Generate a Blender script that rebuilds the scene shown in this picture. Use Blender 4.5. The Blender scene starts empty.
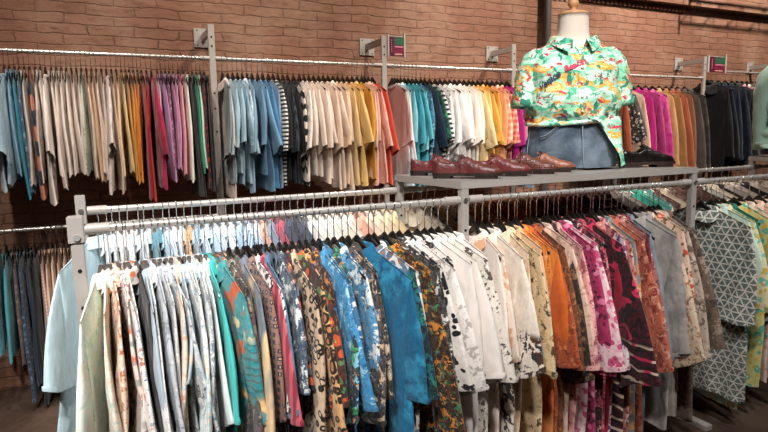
import bpy, bmesh, math, random
from mathutils import Vector, Matrix
R = math.radians
PI = math.pi
sc = bpy.context.scene
COL = sc.collection
random.seed(7)

# ------------------------------------------------------------------ camera
EYE = 1.62
CAMF, PITCH, YAW, ROLL = 578.3, 0.1337, 0.4550, 0.0211
def cam_axes():
    cy, sy, cp, sp = math.cos(YAW), math.sin(YAW), math.cos(PITCH), math.sin(PITCH)
    fw = Vector((sy*cp, cy*cp, -sp)); r = Vector((cy, -sy, 0)); u = r.cross(fw)
    c, s = math.cos(ROLL), math.sin(ROLL)
    return fw, c*r - s*u, s*r + c*u
FW, RT, UP = cam_axes()
def proj(x, y, z):
    p = Vector((x, y, z-EYE)); d = p.dot(FW)
    return 384 + CAMF*p.dot(RT)/d, 216 - CAMF*p.dot(UP)/d
def rail_x(px, y, z):
    a, b = -3.0, 14.0
    for _ in range(50):
        m = (a+b)/2
        if proj(m, y, z)[0] < px: a = m
        else: b = m
    return a
def drop_z(py, x, y):
    a, b = -0.5, 3.5
    for _ in range(40):
        m = (a+b)/2
        if proj(x, y, m)[1] > py: a = m
        else: b = m
    return a
cd = bpy.data.cameras.new('camera'); cam = bpy.data.objects.new('camera', cd); COL.objects.link(cam)
cd.sensor_width = 36; cd.lens = CAMF/768*36; cd.clip_start = 0.05
M = Matrix((RT, UP, -FW)).transposed().to_4x4(); M.translation = (0, 0, EYE)
cam.matrix_world = M
sc.camera = cam
sc.view_settings.view_transform = 'Standard'
sc.view_settings.look = 'None'
sc.view_settings.gamma = 1
sc.view_settings.exposure = 0.0

# ------------------------------------------------------------------ colours / nodes
def lin(c): return c/12.92 if c <= 0.04045 else ((c+0.055)/1.055)**2.4
def hexc(h):
    h = h.lstrip('#')
    if len(h) == 3: h = ''.join(k*2 for k in h)
    return tuple(lin(int(h[i:i+2], 16)/255) for i in (0, 2, 4)) + (1,)

class N:
    """small helper around a node tree"""
    def __init__(s, name, rough=0.8):
        s.m = bpy.data.materials.new(name); s.m.use_nodes = True
        s.t = s.m.node_tree; s.n = s.t.nodes; s.l = s.t.links
        s.b = s.n['Principled BSDF']; s.b.inputs['Roughness'].default_value = rough
        s.b.inputs['Specular IOR Level'].default_value = 0.3
    def new(s, t, **kw):
        n = s.n.new(t)
        for k, v in kw.items(): setattr(n, k, v)
        return n
    def put(s, sock, v):
        if hasattr(v, 'is_output') or isinstance(v, bpy.types.NodeSocket): s.l.new(v, sock)
        else: sock.default_value = v
    def math(s, op, a, b=0.0, c=None):
        n = s.new('ShaderNodeMath', operation=op); s.put(n.inputs[0], a); s.put(n.inputs[1], b)
        if c is not None: s.put(n.inputs[2], c)
        return n.outputs[0]
    def vmath(s, op, a, b):
        n = s.new('ShaderNodeVectorMath', operation=op); s.put(n.inputs[0], a); s.put(n.inputs[1], b); return n.outputs[0]
    def mix(s, f, a, b, blend='MIX'):
        n = s.new('ShaderNodeMix', data_type='RGBA', blend_type=blend)
        s.put(n.inputs[0], f); s.put(n.inputs[6], a); s.put(n.inputs[7], b); return n.outputs[2]
    def noise(s, v, scale, detail=2.0, rough=0.5, color=False):
        n = s.new('ShaderNodeTexNoise'); s.put(n.inputs['Vector'], v); n.inputs['Scale'].default_value = scale
        n.inputs['Detail'].default_value = detail; n.inputs['Roughness'].default_value = rough
        return n.outputs['Color'] if color else n.outputs['Fac']
    def vor(s, v, scale, rnd=1.0, feature='F1', metric='EUCLIDEAN', out='Distance'):
        n = s.new('ShaderNodeTexVoronoi', feature=feature)
        if feature != 'DISTANCE_TO_EDGE': n.distance = metric
        s.put(n.inputs['Vector'], v); n.inputs['Scale'].default_value = scale; n.inputs['Randomness'].default_value = rnd
        return n.outputs[out]
    def step(s, v, lo, hi):
        n = s.new('ShaderNodeMapRange', interpolation_type='SMOOTHSTEP'); s.put(n.inputs[0], v)
        n.inputs[1].default_value = lo; n.inputs[2].default_value = hi; return n.outputs[0]
    def coords(s, mult=(1, 1, 1), rnd=0.0):
        c = s.new('ShaderNodeTexCoord').outputs['Object']
        v = s.vmath('MULTIPLY', c, mult)
        if rnd:
            o = s.new('ShaderNodeObjectInfo').outputs['Random']
            w = s.new('ShaderNodeCombineXYZ')
            for i in range(3): s.put(w.inputs[i], s.math('MULTIPLY', o, rnd*(i+1.3)))
            v = s.vmath('ADD', v, w.outputs[0])
        return v
    def sep(s, v):
        n = s.new('ShaderNodeSeparateXYZ'); s.put(n.inputs[0], v); return n.outputs
    def bump(s, h, strength=0.3, dist=0.01):
        n = s.new('ShaderNodeBump'); s.put(n.inputs['Height'], h)
        n.inputs['Strength'].default_value = strength; n.inputs['Distance'].default_value = dist
        s.l.new(n.outputs[0], s.b.inputs['Normal'])
    def done(s, col):
        s.put(s.b.inputs['Base Color'], col); return s.m

def plain(name, h, rough=0.5, metal=0.0, spec=0.4, noise=0.12):
    n = N(name, rough); n.b.inputs['Metallic'].default_value = metal; n.b.inputs['Specular IOR Level'].default_value = spec
    c = hexc(h)
    f = n.noise(n.coords(), 30, 3)
    dark = tuple(k*(1-noise*2) for k in c[:3]) + (1,)
    return n.done(n.mix(f, c, dark))

FAB = {}
def fabric(spec):
    """spec: KIND:hex,hex,..@scale  e.g. F:fff,e84,284@9"""
    if spec in FAB: return FAB[spec]
    kind, rest = spec.split(':'); sca = None
    if '@' in rest: rest, q = rest.split('@'); sca = float(q)
    cs = [hexc(h) for h in rest.split(',')]
    n = N('fabric_%d' % len(FAB), 0.85)
    n.b.inputs['Sheen Weight'].default_value = 0.15
    cyz = n.coords((0.35, 1, 1), 0.0)
    rv = n.coords((0.35, 1, 1), 7.0)
    warp = n.vmath('ADD', rv, n.vmath('MULTIPLY', n.noise(rv, 9, 2, color=True), (0.06, 0.06, 0.06)))
    x, y, z = n.sep(cyz)
    def th(i): return cs[min(i, len(cs)-1)]
    if kind == 'S':
        col = cs[0]
    elif kind == 'H':      # heathered / knitted yarn
        f = n.noise(n.coords((3, 1, 4)), 90, 3)
        col = n.mix(n.step(f, .35, .65), cs[0], th(1))
    elif kind == 'F':      # flowers, leaves and patches
        s_ = (sca or 9)*2.4
        d = n.vor(warp, s_); a = n.step(d, .42, .38)
        d2 = n.vor(n.vmath('ADD', warp, (3.1, 1.7, 2.3)), s_*1.5); b = n.step(d2, .34, .30)
        col = n.mix(a, cs[0], th(1))
        c2 = n.step(d, .17, .13)
        col = n.mix(b, col, th(2))
        col = n.mix(c2, col, th(3))
    elif kind == 'P':      # big irregular leaf shapes
        s_ = (sca or 7)*2.8
        w2 = n.vmath('ADD', rv, n.vmath('MULTIPLY', n.noise(rv, 14, 3, color=True), (0.08, 0.08, 0.08)))
        f = n.noise(w2, s_, 4, .72); g = n.noise(n.vmath('ADD', w2, (5.2, 3.3, 8.1)), s_*1.3, 4, .72)
        h = n.noise(n.vmath('ADD', w2, (1.2, 9.3, 4.1)), s_*1.1, 2, .6)
        col = n.mix(n.step(f, .54, .57), cs[0], th(1))
        if len(cs) > 2: col = n.mix(n.step(g, .57, .59), col, cs[2])
        if len(cs) > 3: col = n.mix(n.step(h, .58, .60), col, cs[3])
    elif kind == 'T':      # stripes around the body
        f = n.math('SINE', n.math('MULTIPLY', z, (sca or 20)*2*PI)); col = n.mix(n.step(f, -.1, .1), cs[0], th(1))
    elif kind == 'W':      # wavy wide apart stripes
        zz = n.math('ADD', z, n.math('MULTIPLY', n.noise(rv, 7, 1), .07))
        f = n.math('SINE', n.math('MULTIPLY', zz, (sca or 20)*2*PI)); col = n.mix(n.step(f, .55, .7), cs[0], th(1))
        if len(cs) > 2: col = n.mix(n.step(n.noise(rv, 6, 2), .52, .55), col, n.mix(n.step(f, .55, .7), cs[0], cs[2]))
    elif kind == 'V':      # stripes down the body
        f = n.math('SINE', n.math('MULTIPLY', y, (sca or 30)*2*PI)); col = n.mix(n.step(f, -.1, .1), cs[0], th(1))
    elif kind == 'K':      # check
        s_ = (sca or 14)*2*PI
        f = n.step(n.math('SINE', n.math('MULTIPLY', y, s_)), .1, .3); g = n.step(n.math('SINE', n.math('MULTIPLY', z, s_)), .1, .3)
        col = n.mix(n.math('MULTIPLY', n.math('ADD', f, g), .5), cs[0], th(1))
    elif kind == 'L':      # leopard rings
        d = n.vor(warp, sca or 26); a = n.step(d, .55, .45); b = n.step(d, .30, .24)
        col = n.mix(a, cs[0], th(1)); col = n.mix(b, col, th(2) if len(cs) > 2 else cs[0])
    elif kind == 'D':      # spaced small motifs
        d = n.vor(cyz, sca or 25, .15, metric='CHEBYCHEV'); col = n.mix(n.step(d, .30, .26), cs[0], th(1))
        if len(cs) > 2: col = n.mix(n.step(d, .14, .11), col, cs[2])
    elif kind == 'C':      # crushed or tie dyed
        f = n.noise(warp, sca or 10, 6, .7); col = n.mix(n.step(f, .36, .64), cs[0], th(1))
        if len(cs) > 2: col = n.mix(n.step(n.noise(n.vmath('ADD', warp, (4, 4, 4)), 4, 2), .5, .6), col, cs[2])
    elif kind == 'G':      # rows of triangles
        s_ = sca or 20
        zz = n.math('MULTIPLY', z, s_); fz = n.math('FRACT', zz)
        row = n.math('FLOOR', zz)
        yy = n.math('ADD', n.math('MULTIPLY', y, s_*.8), n.math('MULTIPLY', row, .37))
        fy = n.math('MULTIPLY', n.math('ABSOLUTE', n.math('SUBTRACT', n.math('FRACT', yy), .5)), 2.0)
        dd = n.math('ABSOLUTE', n.math('SUBTRACT', fz, fy))
        a = n.math('MAXIMUM', n.step(dd, .20, .14), n.step(fz, .20, .15))
        b = n.step(n.vor(cyz, s_*3, .4), .3, .2)
        col = n.mix(a, cs[0], th(1)); col = n.mix(n.math('MULTIPLY', b, .5), col, th(1))
    elif kind == 'B':      # wide bold bands with zigzag edge
        zz = n.math('ADD', z, n.math('MULTIPLY', n.math('PINGPONG', y, .04), .6))
        f = n.math('SINE', n.math('MULTIPLY', zz, (sca or 7)*2*PI)); col = n.mix(n.step(f, -.05, .05), cs[0], th(1))
    elif kind == 'Z':      # plain top, printed lower part:  body, print, print2
        s_ = sca or 9
        f = n.noise(warp, s_, 3, .6); g = n.noise(n.vmath('ADD', warp, (2, 5, 7)), s_*1.4, 3, .6)
        low = n.mix(n.step(f, .5, .53), cs[0], th(1)); low = n.mix(n.step(g, .55, .58), low, th(2))
        col = n.mix(n.step(z, -.56, -.60), cs[0], low)
    elif kind == 'Q':      # big paisley above, wavy stripes below
        f = n.noise(warp, (sca or 4)*1.6, 2, .5)
        up = n.mix(n.math('MULTIPLY', n.step(f, .55, .56), n.step(f, .61, .60)), cs[0], cs[1]); up = n.mix(n.step(f, .65, .66), up, cs[2])
        zz = n.math('ADD', z, n.math('MULTIPLY', n.noise(rv, 9, 1), .05)); sv = n.math('SINE', n.math('MULTIPLY', zz, 95))
        lo = n.mix(n.step(sv, .72, .82), cs[0], n.mix(n.step(n.noise(rv, 7, 1), .55, .6), cs[3], cs[1]))
        col = n.mix(n.step(z, -.73, -.75), up, lo)
    elif kind == 'X':      # sunset print: teal, orange, red, cream, deep blue
        wv = n.math('SINE', n.math('MULTIPLY', n.math('ADD', z, n.math('MULTIPLY', n.noise(rv, 12, 2), .05)), 230))
        wz = n.math('MULTIPLY', n.step(z, -.36, -.42), n.step(z, -.66, -.60))
        col = n.mix(n.math('MULTIPLY', n.math('MULTIPLY', n.step(wv, .3, .8), wz), .7), cs[0], cs[4])
        cl = n.math('MULTIPLY', n.step(n.noise(warp, 8, 2), .47, .50), n.step(z, -.60, -.64))
        col = n.mix(cl, col, n.mix(n.step(n.noise(warp, 16, 2), .45, .6), cs[1], cs[3]))
        pet = n.math('MULTIPLY', n.step(n.noise(n.vmath('ADD', warp, (7, 3, 1)), 11, 2), .56, .58), n.step(z, -.40, -.34))
        col = n.mix(pet, col, cs[2]); 
        pet2 = n.math('MULTIPLY', n.step(n.noise(n.vmath('ADD', warp, (1, 8, 3)), 12, 2), .58, .60), n.step(z, -.44, -.36))
        col = n.mix(pet2, col, cs[3])
        def circ(cy_, cz_, r_):
            a_ = n.math('POWER', n.math('MULTIPLY', n.math('SUBTRACT', y, cy_), 1.25), 2.0); b_ = n.math('POWER', n.math('MULTIPLY', n.math('SUBTRACT', z, cz_), .75), 2.0)
            return n.step(n.math('SQRT', n.math('ADD', a_, b_)), r_+.004, r_-.004)
        c1 = circ(-.265, -.535, .085); c2 = circ(-.30, -.56, .075)
        cres = n.math('MULTIPLY', c1, n.math('SUBTRACT', 1.0, c2))
        col = n.mix(cres, col, n.mix(n.step(y, -.28, -.20), cs[2], cs[1]))
    if kind in 'FPCLZXQ':
        gr = n.noise(rv, 55, 3, .6)
        col = n.mix(n.math('MULTIPLY', n.step(gr, .35, .75), .35), col, n.mix(.5, col, th(1)))
    wob = n.noise(n.coords((1, 1, .35), 3.0), 5, 3)
    fine = n.noise(n.coords((2, 2, 2)), 220, 1)
    if kind == 'S':
        col = n.mix(n.math('MULTIPLY', n.step(fine, .4, .7), .22), col, tuple(k*.6 for k in cs[0][:3]) + (1,))
    crease = n.noise(n.coords((1.2, 1, .5), 5.0), 13, 2, .5)
    hsum = n.math('ADD', n.math('MULTIPLY', crease, 1.0), n.math('MULTIPLY', wob, 1.4))
    n.bump(hsum, .5, .03)
    FAB[spec] = n.done(col)
    return FAB[spec]

# ------------------------------------------------------------------ object helpers
def mesh_obj(name, verts, faces, mat, parent=None, smooth=True, link=True):
    me = bpy.data.meshes.new(name); me.from_pydata([tuple(v) for v in verts], [], faces); me.update()
    if mat: me.materials.append(mat)
    if smooth: me.polygons.foreach_set('use_smooth', [True]*len(me.polygons))
    o = bpy.data.objects.new(name, me); COL.objects.link(o)
    if parent: o.parent = parent
    return o
def bm_obj(name, bm, mat, parent=None, smooth=False, bevel=0):
    if bevel: bmesh.ops.bevel(bm, geom=list(bm.edges), offset=bevel, segments=2, affect='EDGES', clamp_overlap=True)
    bmesh.ops.recalc_face_normals(bm, faces=bm.faces)
    me = bpy.data.meshes.new(name); bm.to_mesh(me); bm.free(); me.materials.append(mat)
    if smooth:
        me.polygons.foreach_set('use_smooth', [True]*len(me.polygons))
        try: me.set_sharp_from_angle(angle=R(40))
        except Exception: pass
    o = bpy.data.objects.new(name, me); COL.objects.link(o)
    if parent: o.parent = parent
    return o
def box(bm, x0, x1, y0, y1, z0, z1):
    vs = [bm.verts.new((x, y, z)) for x in (x0, x1) for y in (y0, y1) for z in (z0, z1)]
    for f in ((0,1,3,2),(4,6,7,5),(0,4,5,1),(2,3,7,6),(0,2,6,4),(1,5,7,3)): bm.faces.new([vs[i] for i in f])
def tube(pts, r, seg=8, closed=False, cap=True):
    """verts, faces of a round tube through pts; r number or list"""
    V, F = [], []; n = len(pts); P = [Vector(p) for p in pts]
    up = Vector((0, 0, 1))
    prev = None
    for i, p in enumerate(P):
        t = (P[min(i+1, n-1)] - P[max(i-1, 0)]).normalized()
        if prev is None:
            a = t.cross(up if abs(t.z) < .9 else Vector((1, 0, 0))).normalized()
        else:
            a = (prev - t*prev.dot(t)).normalized()
        prev = a; b = t.cross(a); rr = r[i] if isinstance(r, (list, tuple)) else r
        for k in range(seg):
            q = 2*PI*k/seg; V.append(p + a*math.cos(q)*rr + b*math.sin(q)*rr)
    for i in range(n-1):
        for k in range(seg):
            F.append((i*seg+k, i*seg+(k+1) % seg, (i+1)*seg+(k+1) % seg, (i+1)*seg+k))
    if cap: F.append(tuple(range(seg))[::-1]); F.append(tuple((n-1)*seg+k for k in range(seg)))
    return V, F
def merge(*vf):
    V, F = [], []
    for v, f in vf:
        o = len(V); V += list(v); F += [tuple(i+o for i in q) for q in f]
    return V, F
def tag(o, label=None, cat=None, group=None, kind=None):
    if label: o['label'] = label
    if cat: o['category'] = cat
    if group: o['group'] = group
    if kind: o['kind'] = kind
    return o
def empty(name, loc, rz=0):
    o = bpy.data.objects.new(name, None); COL.objects.link(o); o.location = loc; o.rotation_euler = (0, 0, rz)
    o.empty_display_size = .05; return o
# ------------------------------------------------------------------ the setting
YF, YB, YW = 2.376, 3.054, 4.77          # front rail, rear rail, wall rail
ZR, ZW, ZL, ZS = 1.31, 2.268, 1.031, 1.402   # rack rails, upper wall rail, low wall rail, shelf top
YWALL = 5.13
FZ = -.24                                 # floor level

def brick_mat():
    n = N('brick_wall', 0.9)
    c = n.new('ShaderNodeTexCoord').outputs['Object']
    x, y, z = n.sep(c)
    wob = n.noise(c, 3.0, 3, color=True); wob2 = n.noise(c, 14, 3, color=True)
    v = n.new('ShaderNodeCombineXYZ'); n.put(v.inputs[0], x); n.put(v.inputs[1], z)
    vv = n.vmath('ADD', v.outputs[0], n.vmath('MULTIPLY', n.vmath('SUBTRACT', wob, (.5, .5, .5)), (.10, .055, 0)))
    vv = n.vmath('ADD', vv, n.vmath('MULTIPLY', n.vmath('SUBTRACT', wob2, (.5, .5, .5)), (.03, .022, 0)))
    b = n.new('ShaderNodeTexBrick'); b.offset = .45; b.squash = 1.0
    n.put(b.inputs['Vector'], vv)
    b.inputs['Scale'].default_value = 1; b.inputs['Brick Width'].default_value = .34; b.inputs['Row Height'].default_value = .079
    b.inputs['Mortar Size'].default_value = .007; b.inputs['Mortar Smooth'].default_value = .6; b.inputs['Bias'].default_value = 0
    n_mort = n.step(n.noise(c, 2.2, 3, .6), .38, .62)
    b.inputs['Color1'].default_value = hexc('8f6755'); b.inputs['Color2'].default_value = hexc('7d5644'); b.inputs['Mortar'].default_value = hexc('6f4939')
    big = n.noise(c, 1.3, 4, .6); mid = n.noise(n.vmath('MULTIPLY', c, (1, 1, 2.5)), 7, 4, .65)
    base = n.mix(n.noise(c, 5, 2), hexc('8f6755'), hexc('7d5644'))
    base = n.mix(n.math('ADD', .25, n.math('MULTIPLY', n_mort, .6)), base, b.outputs['Color'])
    col = n.mix(n.math('MULTIPLY', n.step(big, .4, .7), .5), base, hexc('ab8d79'))
    col = n.mix(n.math('MULTIPLY', n.step(mid, .45, .75), .55), col, hexc('66412f'))
    chips = n.step(n.noise(n.vmath('MULTIPLY', c, (.6, 1, 2.2)), 11, 3, .6), .68, .73)
    col = n.mix(n.math('MULTIPLY', chips, .7), col, hexc('5e3023'))
    fine = n.noise(c, 60, 4, .7)
    h = n.math('SUBTRACT', n.math('ADD', n.math('MULTIPLY', fine, .25), n.math('MULTIPLY', mid, .6)), n.math('MULTIPLY', b.outputs['Fac'], n.math('ADD', .45, n.math('MULTIPLY', n_mort, .6))))
    n.bump(h, .9, .014)
    return n.done(col)
BRICK = brick_mat()
def slab(name, x0, x1, y0, y1, z0, z1, mat, kind='structure'):
    bm = bmesh.new(); box(bm, x0, x1, y0, y1, z0, z1); o = bm_obj(name, bm, mat); o['kind'] = kind; return o
def floor_mat():
    n = N('worn_floor', .55)
    c = n.coords(); f = n.noise(c, 3, 5, .65); g = n.noise(c, 30, 3)
    col = n.mix(n.step(f, .35, .65), hexc('4a3a31'), hexc('655448')); col = n.mix(n.math('MULTIPLY', g, .4), col, hexc('3a2c25'))
    n.bump(f, .2, .01); return n.done(col)
PAINT = plain('pale_paint', '8f8882', .8)
X0, X1, YBK, ZC = -4.0, 14.0, -3.5, 5.2
slab('floor', X0, X1, YBK, YWALL, FZ-.1, FZ, floor_mat())
slab('wall_back', X0, X1, YWALL, YWALL+.2, FZ, ZC, BRICK)
slab('wall_left', X0-.2, X0, YBK, YWALL, FZ, ZC, BRICK)
slab('wall_right', X1, X1+.2, YBK, YWALL, FZ, ZC, BRICK)
slab('wall_front', X0, X1, YBK-.2, YBK, FZ, ZC, PAINT)
slab('ceiling', X0, X1, YBK, YWALL, ZC, ZC+.1, PAINT)
LZ = drop_z(8, rail_x(714, YWALL-.10, 3.2), YWALL-.10)
LX1 = 14.0; LX0 = 4.9; GX = rail_x(714, YWALL-.35, 3.3)
bm = bmesh.new()
box(bm, LX0, LX1, YWALL-.10, YWALL-.0005, LZ, ZC)
for i in range(44):
    x = GX-.1-i*.07
    box(bm, x, x+.03, YWALL-.03, YWALL-.0005, LZ-.07, LZ-.04)
tag(bm_obj('trim_1', bm, BRICK), kind='structure')
STEEL = plain('brushed_steel', 'a9a4a0', .32, .85, .5, .05)
GREYPAINT = plain('grey_painted_steel', 'b4ada7', .42, .15, .4, .04)
RAILM = plain('satin_rail', 'd6d2cd', .28, .55, .5, .02)
CHROME = plain('chrome', 'dcdcdc', .16, 1.0, .5, .02)
BLACKMETAL = plain('black_metal', '1c1716', .5, .3)
HOLE = plain('dark_hole', '0c0b0b', .9)

def cyl(p0, p1, r, seg=12): return tube([p0, p1], r, seg)
def part_tube(name, parent, p0, p1, r, mat, seg=12):
    v, f = cyl(p0, p1, r, seg); o = mesh_obj(name, v, f, mat, parent)
    try: o.data.set_sharp_from_angle(angle=R(40))
    except Exception: pass
    return o
def part_box(name, parent, b, mat, bevel=.003):
    bm = bmesh.new(); box(bm, *b); return bm_obj(name, bm, mat, parent, bevel=bevel)

PX = rail_x(547.5, YWALL-.08, 3.0)
# round steel pipe up the wall behind the mannequin
o = part_tube('wall_pipe', None, (PX, YWALL-.08, FZ), (PX, YWALL-.08, ZC), .042, plain('pipe_grey', '5c5652', .5, .3), 20)
tag(o, 'grey vertical steel pipe running up the brick wall behind the mannequin', 'pipe')

# black lattice girder at the upper right of the wall
g = empty('lattice_girder', (GX+.26, YWALL-.38, LZ+.11)); tag(g, 'black lattice girder high on the brick wall at upper right', 'girder')
def gtube(name, a, b, r): return part_tube(name, g, a, b, r, BLACKMETAL, 8)
gtube('post', (-.26, .05, -.08), (-.26, .05, ZC-LZ-.11), .016)
gtube('lower_chord', (-.26, .05, .02), (1.6, -.15, .22), .014)
gtube('upper_chord', (-.26, .05, .16), (1.6, -.15, .36), .014)
for i in range(10):
    t0, t1 = i/10, (i+1)/10
    a = Vector((-.26, .05, .02)).lerp(Vector((1.6, -.15, .22)), t0); b = Vector((-.26, .05, .16)).lerp(Vector((1.6, -.15, .36)), t1 if i % 2 == 0 else t0)
    gtube('lattice_bar', a, b, .007)
gtube('wall_bracket', (-.26, .05, .09), (-.26, .22, .09), .012)

# ------------------------------------------------------------------ wall rail system
wr = empty('wall_clothes_rail', (2.05, YW, 0)); tag(wr, 'steel clothes rail system with posts fixed to the brick wall', 'clothes rail')
WPOST = [.863, 2.364, 3.816, 5.28, 6.737, 8.2]
ox, oy = 2.05, YW
for i, x in enumerate([-1.13]+WPOST):
    pb = part_box('upright', wr, (x-.025-ox, x+.025-ox, -.014, .014, FZ, 2.525), GREYPAINT, .003)
    for zz in (2.36, 2.43, 2.0, 1.88, 1.7):
        part_tube('screw_hole', pb, (x-ox, -.0155, zz), (x-ox, -.0135, zz), .008, HOLE, 10)
    part_box('wall_arm', wr, (x-.018-ox, x+.018-ox, .014, YWALL-YW-.012, 2.45, 2.505), GREYPAINT, .003)
    wp = part_box('wall_plate', wr, (x-.075-ox, x+.075-ox, YWALL-YW-.012, YWALL-YW-.001, 2.40, 2.555), plain('plate_grey%d' % i, 'b8b2ac', .5, .2), .002)
    for sx in (-1, 1):
        for sz in (-1, 1): part_tube('screw', wp, (x+.05*sx-ox, YWALL-YW-.0135, 2.4775+.06*sz), (x+.05*sx-ox, YWALL-YW-.011, 2.4775+.06*sz), .006, HOLE, 8)
    part_box('floor_foot', wr, (x-.03-ox, x+.03-ox, -.18, .2, FZ, FZ+.03), GREYPAINT)
xs = [-1.13]+WPOST
for i in range(len(xs)-1):
    z = ZW + (.09 if xs[i] > 6.5 else 0)
    part_tube('upper_rail', wr, (xs[i]+.022-ox, 0, z), (xs[i+1]-.022-ox, 0, z), .0125, RAILM, 12)
    for s, e in ((xs[i]+.022, .075), (xs[i+1]-.022, -.075)):
        part_tube('rail_socket', wr, (s-ox, 0, z), (s+e-ox, 0, z), .018, GREYPAINT, 12)
part_tube('lower_rail', wr, (xs[0]+.022-ox, 0, ZL), (xs[1]-.022-ox, 0, ZL), .0125, RAILM, 12)

# ------------------------------------------------------------------ free-standing double rack
fr = empty('clothes_rack', (1.6, (YF+YB)/2, 0)); tag(fr, 'grey double sided steel clothes rack with a shoe shelf on top', 'clothes rack')
RX = [-.092, 1.60, 3.30, 5.0, 6.7]
ox, oy = 1.6, (YF+YB)/2
hy = (YB-YF)/2
for i, x in enumerate(RX):
    for s in (-1, 1):
        top = ZS-.012 if i else (1.36 if s < 0 else 1.385)
        y = s*hy
        u = part_box('upright', fr, (x-.022-ox, x+.022-ox, y-.018, y+.018, FZ+.02, top), GREYPAINT, .003)
        for zz in (1.16, 1.02, .88, .74, .6, .46):
            part_tube('screw_hole', u, (x-ox, y-.0195, zz), (x-ox, y-.0175, zz), .0075, HOLE, 10)
        if i == 0 and s < 0:
            c = part_box('clamp', fr, (x-.029-ox, x+.027-ox, y-.024, y+.024, 1.262, 1.362), GREYPAINT, .004)
            part_tube('bolt', c, (x-ox, y-.030, 1.285), (x-ox, y-.023, 1.285), .012, RAILM, 14)
        else:
            c = part_tube('bolt', fr, (x-ox, y-.024, 1.31), (x-ox, y-.017, 1.31), .012, STEEL, 14)
    part_box('base_foot', fr, (x-.03-ox, x+.03-ox, -hy-.2, hy+.2, FZ, FZ+.035), GREYPAINT)
    part_box('cross_bar', fr, (x-.018-ox, x+.018-ox, -hy+.018, hy-.018, .42, .46), GREYPAINT)
for i in range(4):
    for s in (-1, 1):
        y = s*hy
        part_tube('rail', fr, (RX[i]+.026-ox, y, ZR), (RX[i+1]-.026-ox, y, ZR), .0155, RAILM, 14)
        for a, e in ((RX[i]+.026, .085), (RX[i+1]-.026, -.085)):
            part_tube('rail_socket', fr, (a-ox, y, ZR), (a+e-ox, y, ZR), .021, GREYPAINT, 14)
# shelf on top of the middle bay: square tube frame and a sheet steel top
SHEET = plain('shelf_sheet', 'b0aaa4', .35, .3, .5, .05)
for xa, xb in ((RX[1], RX[2]), (RX[3], RX[4])):
    x0, x1 = xa-.026-ox, xb+.026-ox
    y0, y1 = -hy-.02, hy+.02
    part_box('shelf_edge', fr, (x0, x1, y0, y0+.03, ZS-.038, ZS-.002), GREYPAINT, .003)
    part_box('shelf_edge', fr, (x0, x1, y1-.03, y1, ZS-.038, ZS-.002), GREYPAINT, .003)
    part_box('shelf_edge', fr, (x0, x0+.03, y0+.03, y1-.03, ZS-.038, ZS-.002), GREYPAINT, .003)
    part_box('shelf_edge', fr, (x1-.03, x1, y0+.03, y1-.03, ZS-.038, ZS-.002), GREYPAINT, .003)
    part_box('shelf_top', fr, (x0+.002, x1-.002, y0+.002, y1-.002, ZS-.012, ZS), SHEET, .002)

# ------------------------------------------------------------------ the two signs on the wall posts
def sign(x, label, sx, sz):
    s = empty('hanging_sign', (x, YW-.02, 2.44)); s.scale = (sx, 1, sz); tag(s, label, 'sign')
    ac = plain('clear_holder', 'cfc6c0', .25, .1)
    part_box('holder_edge', s, (.0, .012, -.01, .01, -.08, .08), ac, .002)
    part_box('holder_edge', s, (.142, .154, -.01, .01, -.085, .095), ac, .002)
    part_box('holder_edge', s, (.012, .142, -.006, .006, .066, .071), ac, .001)
    p = part_box('panel', s, (.013, .141, -.006, .006, -.076, .064), plain('maroon_print', '7c2242', .45), .001)
    part_box('green_block', p, (.058, .139, -.0085, -.0062, .004, .062), plain('green_print', '2f6148', .5), 0)
    part_box('side_column', p, (.015, .050, -.0085, -.0062, -.074, .062), plain('dark_maroon_print', '561932', .5), 0)
    pk = plain('pink_print', 'd8889c', .5); cr = plain('cream_print', 'd9b296', .5)
    for k in range(6): part_box('printed_mark', p, (.029, .036, -.0105, -.0087, .035-.016*k, .042-.016*k), pk, 0)
    part_box('printed_line', p, (.060, .135, -.0085, -.0062, -.012, -.002), pk, 0)
    part_box('printed_line', p, (.060, .125, -.0085, -.0062, -.066, -.057), cr, 0)
    return s
sign(WPOST[1]+.03, 'maroon and green sign on the wall post above white tops', 1.15, 1.2)
sign(WPOST[4]+.03, 'maroon sign on the wall post above dark jackets at right', 2.3, 1.3)
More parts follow.
